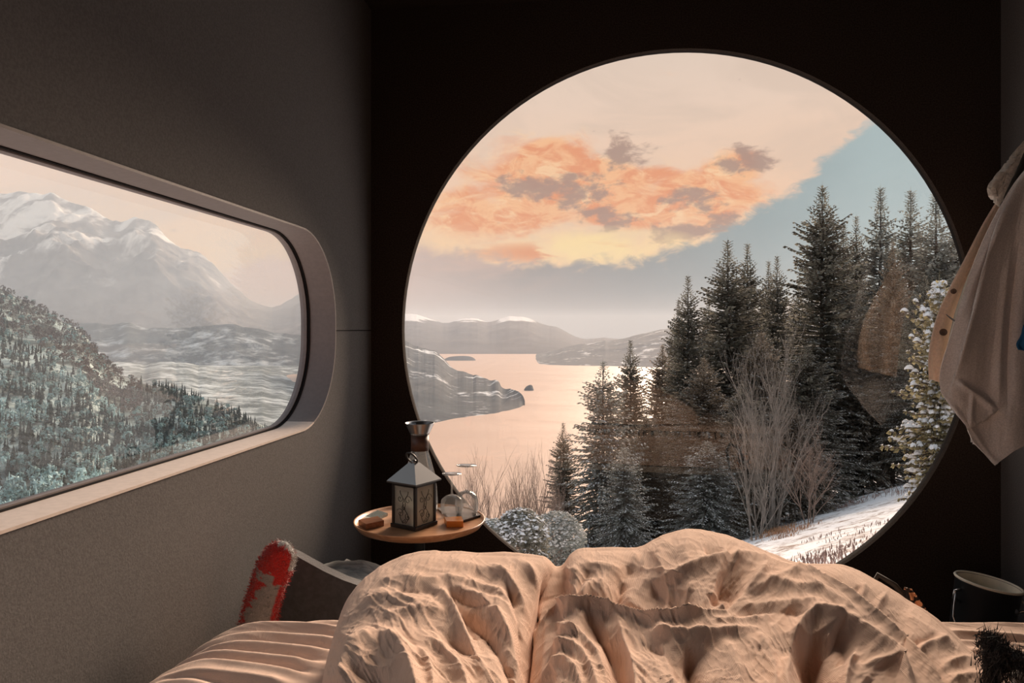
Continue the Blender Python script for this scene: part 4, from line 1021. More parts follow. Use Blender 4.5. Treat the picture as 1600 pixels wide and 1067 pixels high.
# ------------------------------------------------------------------ item materials
def woodmat(name, c1, c2, scale=18, rough=.4, axis=(1, 6, 6)):
    m = bpy.data.materials.new(name); m.use_nodes = True; t = NT(m.node_tree); b = t.n['Principled BSDF']; b.inputs['Roughness'].default_value = rough
    mp = t.new('ShaderNodeMapping'); t.put(mp.inputs[0], t.new('ShaderNodeTexCoord').outputs['Object']); mp.inputs['Scale'].default_value = axis
    n = t.noise(mp.outputs[0], scale, 6, .6, .8); t.put(b.inputs['Base Color'], t.mix(t.sstep(n, .3, .7), c1, c2)); return m
M['tabletop'] = woodmat('oak_veneer', (.52, .25, .12), (.72, .40, .22), 10, .35)
M['darkwood'] = woodmat('reddish_wood', (.20, .08, .04), (.36, .16, .09), 30, .35)
M['pegwood'] = woodmat('pale_wood', (.45, .33, .22), (.58, .44, .30), 14, .5)
M['blackmetal'] = mat('black_metal', (.018, .017, .017), .42, spec=.6, bump=.0006, bscale=300, bstr=.3)
M['roofmetal'] = mat('dark_painted_roof', (.22, .215, .21), .30, metal=.85)
M['candle'] = mat('white_wax', (.72, .70, .66), .5)
M['wick'] = mat('burnt_wick', (.01, .01, .01), .9)
M['lanternglass'] = milkglass('lantern_glass', (.85, .85, .82), 1.5, .08, .42, (.72, .72, .68))
M['collar'] = mat('brown_collar', (.10, .045, .028), .5, var=.2, vscale=40)
M['steel'] = mat('worn_steel', (.45, .45, .46), .3, metal=1)
M['slab'] = mat('dark_slate_tray', (.025, .028, .035), .2, spec=.7)
M['amber'] = mat('amber_plastic', (.72, .24, .03), .25, spec=.6, trans=.25)
M['clear'] = mat('clear_dish', (.55, .62, .62), .15, trans=.7)
M['cream'] = mat('cream_enamel', (.85, .77, .62), .5, var=.12, vscale=12)
M['bucket'] = mat('black_enamel', (.016, .017, .02), .35, spec=.6)
M['feltdark'] = mat('charcoal_felt', (.045, .049, .056), .95, bump=.002, bscale=200, bstr=.5, sheen=.6, var=.2, vscale=60)
M['bluegrey'] = mat('blue_grey_blanket', (.16, .19, .20), .95, bump=.002, bscale=160, bstr=.5, sheen=.6, var=.2, vscale=30)
M['towel'] = mat('grey_beige_towel', (.84, .80, .79), .95, bump=.0015, bscale=420, bstr=.8, var=.10, vscale=250, sheen=.3)
M['peach'] = mat('peach_knit', (.88, .66, .52), .95, bump=.002, bscale=300, bstr=.8, var=.08, vscale=120, sheen=.4)
M['lining'] = mat('pale_lining', (.72, .72, .66), .9, var=.06, vscale=80)
M['fleece'] = mat('cream_fleece', (.72, .64, .56), .98, bump=.006, bscale=90, bstr=.9, var=.15, vscale=90, sheen=.6)
M['strap'] = mat('dark_strap', (.045, .04, .036), .8, bump=.001, bscale=300, bstr=.4)
M['button'] = mat('brown_button', (.10, .055, .03), .3, spec=.6)
M['blue'] = mat('blue_cloth', (.02, .15, .36), .8, bump=.001, bscale=200, bstr=.4)
M['greytag'] = mat('grey_tape', (.22, .22, .23), .8)

# ------------------------------------------------------------------ side table
ZTOP = EYE - .54
TC = PZ(656, 815, ZTOP)
tb = empty('side_table', (TC.x, TC.y, 0), 0, 'small round wooden side table in the corner below the window rim', 'table')
lathe('tabletop', [(0, ZTOP - .018), (.150, ZTOP - .018), (.172, ZTOP - .010), (.182, ZTOP + .004), (.1835, ZTOP + .008), (.181, ZTOP + .009), (.177, ZTOP + .004), (.172, ZTOP), (0, ZTOP)], M['tabletop'], tb, 96)
lathe('pedestal', [(0, .02), (.014, .02), (.014, ZTOP - .02), (.05, ZTOP - .0185), (0, ZTOP - .0182)], M['blackmetal'], tb, 24)
lathe('foot_plate', [(0, 0), (.13, 0), (.13, .008), (.03, .02), (0, .02)], M['blackmetal'], tb, 48)

# ------------------------------------------------------------------ lantern
def on_table(px, py): q = PZ(px, py, ZTOP); return (q.x, q.y, ZTOP + .0005)
s = .086; hb_ = .128
Lc = on_table(647, 821)
lan = empty('lantern', Lc, math.radians(-34) + YAW, 'black metal lantern with scroll-patterned glass and a carrying ring', 'lantern')
bm = bmesh.new(); box(bm, (0, 0, .005), (s + .006, s + .006, .010)); bmobj('base', bm, M['blackmetal'], lan, bevel=.0015)
for sx in (-1, 1):
    for sy in (-1, 1):
        bm = bmesh.new(); box(bm, (sx * (s / 2 - .004), sy * (s / 2 - .004), .010 + (hb_ - .014) / 2), (.008, .008, hb_ - .014)); bmobj('post', bm, M['blackmetal'], lan, bevel=.001)
bm = bmesh.new()
for a in range(4):
    R4 = Matrix.Rotation(a * PI / 2, 4, 'Z'); bmesh.ops.create_cube(bm, size=1, matrix=R4 @ Matrix.Translation((0, s / 2 - .004, hb_ - .007)) @ Matrix.Diagonal((s, .008, .014, 1)))
bmobj('top_rail', bm, M['blackmetal'], lan)
e = s / 2 + .010; bm = bmesh.new()
vs = [bm.verts.new((sx * e, sy * e, hb_ - .002)) for sx, sy in ((-1, -1), (1, -1), (1, 1), (-1, 1))]
vt = [bm.verts.new((sx * .010, sy * .010, hb_ + .046)) for sx, sy in ((-1, -1), (1, -1), (1, 1), (-1, 1))]
vl = [bm.verts.new((sx * (e), sy * (e), hb_ - .006)) for sx, sy in ((-1, -1), (1, -1), (1, 1), (-1, 1))]
bm.faces.new(vt); bm.faces.new(vl[::-1])
for i in range(4): bm.faces.new((vs[i], vs[(i + 1) % 4], vt[(i + 1) % 4], vt[i])); bm.faces.new((vl[i], vl[(i + 1) % 4], vs[(i + 1) % 4], vs[i]))
bmobj('roof', bm, M['roofmetal'], lan)
ring = [(.019 * math.cos(q) * .9, 0, hb_ + .062 + .019 * math.sin(q)) for q in np.linspace(0, 2 * PI, 28, endpoint=False)]
ringt = Matrix.Rotation(math.radians(35), 4, 'X'); ring = [(ringt @ (Vector(p) - Vector((0, 0, hb_ + .045)))) + Vector((0, 0, hb_ + .045)) for p in ring]
rg_ = tube('carrying_ring', ring, .0026, M['blackmetal'], lan, 8, closed=True)
lathe('finial', [(0, hb_ + .044), (.012, hb_ + .044), (.006, hb_ + .052), (0, hb_ + .054)], M['roofmetal'], lan, 16)
def spiral(cx, cz, r0, turns, sgn, a0=0):
    return [(cx + sgn * r0 * (1 - k / 40) * math.cos(a0 + turns * 6.283 * k / 40), cz + r0 * (1 - k / 40) * math.sin(a0 + turns * 6.283 * k / 40)) for k in range(38)]
for a in range(4):
    R4 = Matrix.Rotation(a * PI / 2, 4, 'Z')
    bm = bmesh.new(); bmesh.ops.create_cube(bm, size=1, matrix=R4 @ Matrix.Translation((0, -s / 2 + .004, .010 + (hb_ - .024) / 2)) @ Matrix.Diagonal((s - .016, .0015, hb_ - .024, 1)))
    pane = bmobj('glass_panel', bm, M['lanternglass'], lan)
    v, f = [], []
    for (cx, cz, r0, tr, sg, aa) in ((.014, .078, .013, 1.4, 1, 0), (-.014, .040, .013, 1.4, -1, .5), (.013, .032, .010, 1.3, 1, 2), (-.015, .080, .010, 1.3, -1, 3), (0, .056, .009, 1.2, 1, 1.5), (-.002, .020, .007, 1.1, -1, 2)):
        tube_vf([R4 @ Vector((x, -s / 2 + .0025, z)) for x, z in spiral(cx, cz, r0, tr, sg, aa)], .0007, 4, v, f)
    for sg in (-1, 1):
        tube_vf([R4 @ Vector((sg * (.005 + .010 * math.sin(k * .5)), -s / 2 + .0025, .014 + k * .0055)) for k in range(17)], .0007, 4, v, f)
    sc_ = pymesh('scrollwork', v, f, M['blackmetal'], pane)
cdl = lathe('candle', [(0, 0), (.022, 0), (.022, .058), (.020, .060), (.010, .057), (0, .056)], M['candle'], None, 32)
cdl.location = (Lc[0], Lc[1], Lc[2] + .0105); tag(cdl, 'white pillar candle standing inside the black lantern', 'candle')
tube('wick', [(0, 0, .056), (.001, 0, .066)], .0008, M['wick'], cdl, 6)

# ------------------------------------------------------------------ carafe
Cc = on_table(656, 803)
ca_ = empty('carafe', Cc, 0, 'glass carafe with a brown collar and flared mouth behind the lantern', 'carafe')
lathe('glass_body', [(0, .001), (.044, .001), (.051, .010), (.053, .035), (.050, .075), (.043, .120), (.032, .160), (.0235, .188), (.021, .205), (.022, .222), (.030, .240), (.0395, .262), (.0385, .2625), (.029, .241), (.0205, .222), (.0195, .205), (.022, .188), (.030, .160), (.041, .120), (.048, .075), (.051, .035), (.049, .011), (.043, .003), (0, .003)], M['glass'], ca_, 56)
lathe('collar', [(.0215, .190), (.0265, .186), (.0255, .205), (.0265, .232), (.0225, .226), (.0215, .205), (.0225, .190)], M['collar'], ca_, 40)
lathe('pouring_funnel', [(.0275, .238), (.0412, .266), (.0435, .2675), (.0422, .2655), (.0292, .2375)], M['steel'], ca_, 48)

# ------------------------------------------------------------------ tray, glasses, small things
TR = on_table(716, 806)
def flatquad(name, pts, z0, z1, m, parent=None, bev=.001):
    bm = bmesh.new(); lo = [bm.verts.new((p.x, p.y, z0)) for p in pts]; hi = [bm.verts.new((p.x, p.y, z1)) for p in pts]
    bm.faces.new(lo[::-1]); bm.faces.new(hi)
    for i in range(len(pts)): bm.faces.new((lo[i], lo[(i + 1) % len(pts)], hi[(i + 1) % len(pts)], hi[i]))
    return bmobj(name, bm, m, parent, bevel=bev)
tag(flatquad('tray', [PZ(683, 797, ZTOP), PZ(711, 820, ZTOP), PZ(751, 808, ZTOP), PZ(728, 789, ZTOP)], ZTOP + .0005, ZTOP + .0065, M['slab']), 'thin dark rectangular tray under the two upturned wine glasses', 'tray')
def wineglass(px, py, h, r, label):
    q = PZ(px, py, ZTOP + .0065); g = empty('wine_glass', (q.x, q.y, ZTOP + .007), 0, label, 'glass', 'upturned wine glasses on the side table'); b = h * .48
    pr = [(r * .86, 0), (r * .97, b * .25), (r, b * .5), (r * .90, b * .78), (r * .55, b * .95), (.004, b * 1.02)]
    pi_ = [(x - .0010, z) for x, z in pr[:-1]][::-1]
    lathe('bowl', pr + [(0, b * 1.02)] , M['glass'], g, 48)
    lathe('stem', [(.0045, b * 1.0), (.0026, b * 1.12), (.0026, h * .93), (.005, h * .985)], M['glass'], g, 16)
    lathe('foot', [(.003, h * .965), (r * .5, h * .985), (r * .86, h * .993), (r * .86, h), (0, h)], M['glass'], g, 48)
wineglass(706, 804, .118, .033, 'upturned wine glass with the lower foot, nearer the lantern')
wineglass(729, 804, .142, .034, 'upturned wine glass whose foot stands higher, farther right')
q = [PZ(694, 817, ZTOP), PZ(698, 824, ZTOP), PZ(724, 824, ZTOP), PZ(721, 816, ZTOP)]
tag(flatquad('amber_block', q, ZTOP + .0005, ZTOP + .017, M['amber'], bev=.003), 'small glossy amber block on the table in front of the tray', 'box')
q = [PZ(560, 821, ZTOP), PZ(572, 828, ZTOP), PZ(600, 822, ZTOP), PZ(590, 815, ZTOP)]
tag(flatquad('wooden_block', q, ZTOP + .0005, ZTOP + .016, M['darkwood'], bev=.001), 'small reddish wooden block at the left edge of the side table', 'box')
q = [PZ(570, 811, ZTOP), PZ(588, 814, ZTOP), PZ(606, 806, ZTOP), PZ(590, 801, ZTOP)]
tag(flatquad('glass_dish', q, ZTOP + .0005, ZTOP + .008, M['clear'], bev=.002), 'flat clear glass dish behind the wooden block on the side table', 'dish')

# ------------------------------------------------------------------ low chair, scarf, blanket beyond the bed
def extr(name, prof, y0, y1, m, parent, bev=.012):
    """profile in X-Z, extruded along Y"""
    bm = bmesh.new(); a = [bm.verts.new((x, y0, z)) for x, z in prof]; b = [bm.verts.new((x, y1, z)) for x, z in prof]
    bm.faces.new(a[::-1]); bm.faces.new(b)
    for i in range(len(prof)): bm.faces.new((a[i], a[(i + 1) % len(prof)], b[(i + 1) % len(prof)], b[i]))
    o = bmobj(name, bm, m, parent, bevel=bev, seg=3); return o
def pz2(px, py, y): q = PY(px, py, y); return (q.x, q.z)
cy0, cy1 = 1.56, 1.98
armp = [pz2(440, 858, cy0), pz2(462, 868, cy0), pz2(478, 877, cy0), pz2(505, 892, cy0), pz2(535, 906, cy0), pz2(575, 920, cy0), pz2(640, 938, cy0), pz2(700, 948, cy0)]
x0c = armp[0][0]; x1c = armp[-1][0]
chr_ = empty('lounge_chair', ((x0c + x1c) / 2, (cy0 + cy1) / 2, 0), 0, 'low dark grey felt lounge chair with sloping arm behind the foot of the bed', 'chair')
def under(o, root): o.parent = root; o.matrix_parent_inverse = Matrix.Translation(root.location).inverted() @ Matrix.Identity(4); return o
low = [(x1c, .14), (x0c - .05, .14), (x0c - .045, .40)]
under(extr('armrest', armp + low, cy0, cy0 + .03, M['feltdark'], None, .010), chr_)
under(extr('armrest', [(x, z - .15 if i_ < 5 else z - .10) for i_, (x, z) in enumerate(armp)] + low, cy1 - .05, cy1, M['feltdark'], None), chr_)
under(extr('backrest', [(x0c - .045, .14), (x0c + .07, .14), (x0c + .03, armp[0][1] - .16), (x0c - .01, armp[0][1] - .14), (x0c - .05, armp[0][1] - .17)], cy0 + .051, cy1 - .051, M['feltdark'], None, .02), chr_)
under(extr('seat', [(x0c + .075, .16), (x1c, .16), (x1c, .36), (x0c + .075, .34)], cy0 + .051, cy1 - .051, M['feltdark'], None, .02), chr_)
for x in (x0c, x1c - .04):
    for y in (cy0 + .02, cy1 - .02):
        bm = bmesh.new(); box(bm, (x + .0, y, .07), (.03, .03, .14)); under(bmobj('leg', bm, M['blackmetal'], None), chr_)
# blanket lying over the far arm
gx_ = np.linspace(0, 1, 60); gy_ = np.linspace(0, 1, 50); U, Vg = np.meshgrid(gx_, gy_)
pxb = 490 + 130 * U; pyb = np.interp(U, [0, .3, .6, 1], [893, 884, 884, 897]) + 30 * Vg
d0 = np.interp(Vg, [0, .35, 1], [1.97, 1.86, 1.74]); vb = Parr(pxb, pyb, d0); vb[..., 2] += .006 * fbm(U * 7, Vg * 6, 4)
bl_ = fastmesh('blanket', vb.reshape(-1, 3), gridfaces(50, 60), M['bluegrey'], smooth=True); so = bl_.modifiers.new('s', 'SOLIDIFY'); so.thickness = .012; so.offset = -1
tag(bl_, 'crumpled pale blue-grey blanket lying over the far arm of the lounge chair', 'blanket')
# scarf / woolly sock-like roll in red and grey
path = [(449, 849), (445, 855), (438, 868), (428, 890), (419, 915), (411, 940), (404, 970), (398, 1005), (394, 1040)]
sp_ = smoothpoly(path, 12); nS = len(sp_); segs = 48; V = []; Cc_ = []
ctr = [P(a, b, 1.545) for a, b in sp_]
rW = np.interp(np.array([q[1] for q in sp_]), [849, 853, 860, 872, 890, 915, 1040], [.006, .020, .029, .0345, .0365, .036, .036])
for i in range(nS):
    tan = (ctr[min(i + 1, nS - 1)] - ctr[max(i - 1, 0)]).normalized(); fw = Vector((-SA, CA, 0)); sd_ = tan.cross(fw).normalized()
    for k in range(segs):
        th = 2 * PI * k / segs; x = math.cos(th); y = math.sin(th)
        r_ = rW[i] * (1 + .10 * float(vnoise(np.array(i * .5), np.array(k * .7))))
        V.append(ctr[i] + sd_ * x * r_ + fw * y * r_ * .8)
        Cc_.append((float(sp_[i][1]), x if sd_.x > 0 else -x, float(fbm(np.array(i * .35), np.array(k * .45), 4))))
Fs = [(i * segs + k, i * segs + (k + 1) % segs, (i + 1) * segs + (k + 1) % segs, (i + 1) * segs + k) for i in range(nS - 1) for k in range(segs)]
Fs += [tuple(range(segs))[::-1], tuple((nS - 1) * segs + k for k in range(segs))]
SCARF = pymesh('scarf', V, Fs, None, None, True)
ca2 = SCARF.data.color_attributes.new('wool', 'FLOAT_COLOR', 'POINT')
def woolcol(s_, o_, n_):
    red = (.42, .012, .010); gr = (.26, .25, .25); wh = (.42, .42, .42)
    n_ *= .9; s_ += n_ * 6
    if s_ < 853 or (o_ > .80 and s_ < 880): return wh
    if s_ < 890 or (s_ < 904 and o_ > .30): return red
    if s_ < 906: return gr if o_ > -.75 + n_ else red
    if o_ > .72: return red
    return gr if o_ > -.18 + n_ * .9 - (s_ - 903) * .010 else red
for i, (s_, o_, n_) in enumerate(Cc_): ca2.data[i].color = (*woolcol(s_, o_, n_), 1)
mw = bpy.data.materials.new('red_grey_wool'); mw.use_nodes = True; t = NT(mw.node_tree); b = t.n['Principled BSDF']; b.inputs['Roughness'].default_value = .95; b.inputs['Sheen Weight'].default_value = .5
at = t.new('ShaderNodeVertexColor'); at.layer_name = 'wool'; t.put(b.inputs['Base Color'], at.outputs[0])
bn = t.new('ShaderNodeBump'); bn.inputs['Strength'].default_value = .7; bn.inputs['Distance'].default_value = .004; t.put(bn.inputs['Height'], t.noise(t.new('ShaderNodeTexCoord').outputs['Object'], 160, 3, .6)); t.l.new(bn.outputs[0], b.inputs['Normal'])
SCARF.data.materials.append(mw); tag(SCARF, 'fuzzy red and grey woollen scarf slung over the back of the lounge chair', 'scarf')
fz = QB(); fcol = []; rf = np.random.default_rng(5)
for i in range(5200):
    k = int(rf.integers(0, len(V) - segs)); p = np.array(V[k]); c = np.array(ctr[k // segs]); n = p - c; n /= np.linalg.norm(n); d = n + rf.normal(size=3) * .5; d /= np.linalg.norm(d)
    w_ = np.cross(d, rf.normal(size=3)); w_ = w_ / np.linalg.norm(w_) * .0007; L = rf.uniform(.003, .008); p = p + rf.normal(size=3) * .0015
    fz.quad(p - w_, p + w_, p + d * L + w_ * .2, p + d * L - w_ * .2); fcol += [(*woolcol(Cc_[k][0], Cc_[k][1], Cc_[k][2]), 1)] * 4
fo_ = fastmesh('fuzz', fz.v, fz.f, mw, SCARF); fca = fo_.data.color_attributes.new('wool', 'FLOAT_COLOR', 'POINT'); fca.data.foreach_set('color', np.array(fcol, np.float32).ravel()); tag(fo_, kind='stuff')

# ------------------------------------------------------------------ peg rail and hanging clothes
pk0 = P(1655, 190, 2.02)
rail = empty('peg_rail', (XR, pk0.y, 1.70), 0, 'wooden peg rail on the right wall holding the hanging clothes', 'rail')
bm = bmesh.new(); box(bm, (-.011, -.20, 0), (.020, .44, .07)); bmobj('board', bm, M['pegwood'], rail, bevel=.004)
for dy in (-.34, -.20, -.06): tube('peg', [(-.02, dy, -.005), (-.075, dy, .005), (-.085, dy, .02)], [.009, .009, .012], M['pegwood'], rail, 12)
def cloth(name, left, right, top_, bot, d0, folds, m, nx=120, ny=200, thick=.004, wave=.02, waves=4, seed=0, parent=None, amp=1.0):
    """left/right: x edges by v; top_/bot: y edges by u; all in the 1600 x 1067 frame at depth d0(u, v)"""
    U, Vv_ = np.meshgrid(np.linspace(0, 1, nx), np.linspace(0, 1, ny))
    y = interp(top_, U) * (1 - Vv_) + interp(bot, U) * Vv_
    x = smooth_interp(left, Vv_) * (1 - U) + smooth_interp(right, Vv_) * U
    d = d0(U, Vv_) if callable(d0) else np.full(U.shape, d0)
    d = d + wave * (.35 + Vv_ * .65) * np.sin(U * waves * 2 * PI + .8 * np.sin(Vv_ * 3) + seed) + .006 * fbm(U * 6 + seed, Vv_ * 4, 4)
    d = d - apply_folds(x, y, folds) * amp
    o = fastmesh(name, Parr(x, y, d).reshape(-1, 3), gridfaces(ny, nx), m, parent, smooth=True)
    so = o.modifiers.new('s', 'SOLIDIFY'); so.thickness = thick; so.offset = 0
    return o
# cardigan: peach front, pale lining, fleece collar, buttons
cg = empty('cardigan', tuple(P(1540, 400, 2.20)), 0, 'peach knitted cardigan with brown buttons hanging behind the grey towel', 'cardigan')
def cpart(o): o.parent = cg; o.matrix_parent_inverse = Matrix.Translation(cg.location).inverted(); return o
cpart(cloth('knit_front', [(0, 1558), (.12, 1538), (.3, 1512), (.48, 1486), (.62, 1468), (.76, 1457), (.9, 1452), (1, 1453)], [(0, 1612), (.3, 1580), (.6, 1520), (.8, 1506), (1, 1500)], [(0, 316), (1, 250)], [(0, 592), (.5, 600), (1, 606)], lambda u, v: 2.20 + .05 * u,
      [('r', [(1545, 340), (1500, 420), (1470, 500), (1458, 590)], .010, 8), ('v', [(1555, 345), (1512, 420), (1488, 490), (1480, 560)], .010, 6)], M['peach'], wave=.008, waves=2, thick=.007, nx=70, ny=140))
cpart(cloth('lining', [(0, 1560), (.3, 1520), (.6, 1492), (.8, 1482), (1, 1484)], [(0, 1612), (1, 1590)], [(0, 340), (1, 300)], [(0, 590), (1, 598)], lambda u, v: 2.175 + .03 * u, [('r', [(1520, 400), (1500, 500), (1495, 580)], .006, 6), ('v', [(1530, 400), (1512, 480), (1508, 560)], .006, 5)], M['lining'], wave=.006, waves=3, thick=.003, nx=60, ny=110))
cpart(cloth('collar', [(0, 1606), (.35, 1580), (.65, 1560), (.85, 1549), (1, 1551)], [(0, 1622), (1, 1572)], [(0, 222), (1, 205)], [(0, 305), (.5, 322), (1, 322)], lambda u, v: 2.17 + .02 * u, [], M['fleece'], wave=.010, waves=1, thick=.022, nx=50, ny=70))
cpart(cloth('facing', [(0, 1606), (.4, 1580), (.8, 1554), (1, 1544)], [(0, 1622), (.4, 1590), (.8, 1562), (1, 1546)], [(0, 228), (1, 225)], [(0, 372), (1, 376)], 2.13, [], M['strap'], wave=.0, waves=1, thick=.006, nx=16, ny=60))
for (bx_, by_, r_) in ((1490, 455, .008), (1474, 519, .0105)):
    q = P(bx_, by_, 2.178); Mx = Matrix.Translation(q) @ (Vector((0, 0, EYE)) - q).to_track_quat('Z', 'Y').to_matrix().to_4x4()
    bo = lathe('button', [(0, -.003), (r_, -.003), (r_, .0015), (r_ * .8, .003), (r_ * .65, .001), (0, .001)], M['button'], None, 24, Mx); cpart(bo)
    v, f = [], []
    for k in range(4): a = k * PI / 2 + .5; tube_vf([Mx @ Vector((r_ * .25 * math.cos(a), r_ * .25 * math.sin(a), .0005)), Mx @ Vector((r_ * .25 * math.cos(a), r_ * .25 * math.sin(a), .0016))], r_ * .1, 6, v, f)
    bh = pymesh('button_hole', v, f, M['wick']); bh.parent = bo
cpart(cloth('tape', [(0, 1478), (1, 1483)], [(0, 1497), (1, 1501)], [(0, 491), (1, 504)], [(0, 496), (1, 510)], 2.135, [], M['greytag'], wave=0, thick=.002, nx=6, ny=4))
# towel
tw_ = cloth('towel', [(0, 1614), (.1, 1584), (.25, 1552), (.42, 1524), (.6, 1503), (.8, 1480), (.93, 1468), (1, 1470)], [(0, 1640), (.3, 1650), (1, 1662)],
      [(0, 252), (1, 205)], [(0, 612), (.10, 640), (.20, 664), (.26, 690), (.44, 727), (.60, 704), (.75, 690), (1, 660)], lambda u, v: 2.03 + .05 * v - .03 * u,
      [('s', [(1488, 598), (1500, 560), (1516, 500), (1536, 420), (1560, 345), (1590, 285)], .030, 5), ('r', [(1490, 594), (1506, 545), (1524, 480), (1545, 400), (1572, 330)], .012, 6),
       ('r', [(1494, 594), (1520, 612), (1558, 640)], .016, 5), ('v', [(1515, 505), (1532, 440), (1556, 375)], .010, 6), ('r', [(1520, 612), (1516, 668)], .010, 4), ('r', [(1560, 640), (1562, 560), (1568, 480), (1580, 380)], .014, 9),
       ('v', [(1574, 640), (1574, 560), (1580, 470), (1592, 380)], .018, 8), ('s', [(1560, 640), (1540, 655), (1516, 668)], .016, 4), ('r', [(1500, 500), (1520, 440), (1545, 380)], .008, 5), ('r', [(1470, 612), (1516, 668), (1564, 724), (1600, 700)], .006, 4)],
      M['towel'], nx=200, ny=300, wave=.010, waves=2.3, seed=2)
tag(tw_, 'grey-beige towel hanging in folds in front of the peach cardigan', 'towel')
for k, (x_, y_) in enumerate(((1518, 690), (1521, 693), (1524, 694))):
    tube('tassel', [P(x_, y_ - 12, 2.075), P(x_, y_ + 1, 2.075)], .0022, M['towel'], tw_, 6)
tag(cloth('blue_cloth', [(0, 1600), (.4, 1596), (.8, 1589), (1, 1592)], [(0, 1650), (1, 1655)], [(0, 508), (1, 470)], [(0, 546), (1, 560)], 1.97, [], M['blue'], nx=30, ny=20, wave=.008, waves=2, thick=.004), 'bright blue cloth corner peeping in at the right edge over the towel', 'cloth')

# ------------------------------------------------------------------ bucket
q = P(1547, 911, 2.12); hB = q.z
bk = empty('bucket', (q.x - .058, q.y, .014), 0, 'black enamel bucket with cream inside standing on the floor by the right wall', 'bucket')
bk.rotation_euler = (0, math.radians(9), 0)
rB = .083; hh = hB - .01
lathe('bucket_body', [(0, 0), (rB * .80, 0), (rB * .83, .012), (rB, hh - .006), (rB + .003, hh), (rB - .001, hh + .002), (rB - .003, hh - .004)], M['bucket'], bk, 64)
lathe('inner_lining', [(rB - .0035, hh), (rB - .006, hh - .01), (rB * .80, .02), (0, .018)], M['cream'], bk, 64)
lathe('rolled_rim', [(rB + .003, hh - .001), (rB + .0045, hh + .002), (rB + .002, hh + .005), (rB - .002, hh + .005), (rB - .003, hh + .001)], M['cream'], bk, 64)
for sx in (-1, 1):
    lug = tube('handle_lug', [(sx * (rB - .002), -.018, hh - .028), (sx * (rB + .012), -.020, hh - .034), (sx * (rB + .014), -.020, hh - .055), (sx * (rB - .006), -.02, hh - .062)], .004, M['steel'], bk, 8)
tube('bail_handle', [(-(rB + .010), -.022, hh - .036), (-(rB + .018), -.045, hh - .10), (-(rB * .8), -.075, hh - .19), (0, -.09, hh - .23), (rB * .8, -.075, hh - .19), (rB + .018, -.045, hh - .10), (rB + .010, -.022, hh - .036)], .003, M['steel'], bk, 8)
lathe('badge', [(0, 0), (.009, 0), (.009, .002), (0, .002)], M['steel'], bk, 20, Matrix.Translation((rB * .55, -rB * .80, hh - .05)) @ Matrix.Rotation(PI / 2, 4, 'X'))

# ------------------------------------------------------------------ bag with a patterned scarf
mo = bpy.data.materials.new('orange_spotted_cloth'); mo.use_nodes = True; t = NT(mo.node_tree); b = t.n['Principled BSDF']; b.inputs['Roughness'].default_value = .8
vo = t.new('ShaderNodeTexVoronoi'); vo.feature = 'DISTANCE_TO_EDGE'; mpv = t.new('ShaderNodeMapping'); t.put(mpv.inputs[0], t.new('ShaderNodeTexCoord').outputs['Object']); mpv.inputs['Scale'].default_value = (30, 30, 52); t.put(vo.inputs['Vector'], mpv.outputs[0]); vo.inputs['Scale'].default_value = 1.2
t.put(b.inputs['Base Color'], t.mix(t.sstep(vo.outputs[0], .10, .16), (.02, .012, .01), t.mix(t.noise(mpv.outputs[0], .8, 3), (.62, .20, .07), (.86, .50, .30)))); M['spots'] = mo
qb = P(1422, 950, 1.62)
bag = empty('shoulder_bag', (qb.x, qb.y, 0), 0, 'dark shoulder bag with its strap up, just behind the foot of the bed', 'bag')
bm = bmesh.new(); bmesh.ops.create_cube(bm, size=1, matrix=Matrix.Translation((0, .03, (qb.z - .06) / 2)) @ Matrix.Diagonal((.20, .11, qb.z - .06, 1)))
for v in bm.verts:
    if v.co.z > .2: v.co.x *= .82; v.co.y = .03 + (v.co.y - .03) * .6
bmobj('bag_body', bm, M['strap'], bag, bevel=.02, seg=3)
q1, q2, q3 = [P(a, b_, d) - Vector((qb.x, qb.y, 0)) for a, b_, d in ((1372, 898, 1.62), (1398, 914, 1.60), (1412, 930, 1.60))]
v, f = tube_vf([Vector((-.07, .03, qb.z - .10)), q1 + Vector((-.015, 0, -.03)), q1, q2, q3, Vector((.02, .02, qb.z - .09))], [.006] * 6, 8); pymesh('bag_strap', v, f, M['strap'], bag, True)
pcl = cloth('patterned_scarf', [(0, 1413), (.5, 1412), (1, 1408)], [(0, 1424), (.3, 1438), (.6, 1452), (1, 1464)], [(0, 917), (1, 921)], [(0, 990), (1, 985)], lambda u, v: 1.58 - .01 * np.sin(u * 3), [('r', [(1430, 925), (1446, 955)], .006, 4)], M['spots'], nx=50, ny=60, wave=.006, waves=1.5)
tag(pcl, 'orange scarf with black spots tucked over the dark shoulder bag', 'scarf')

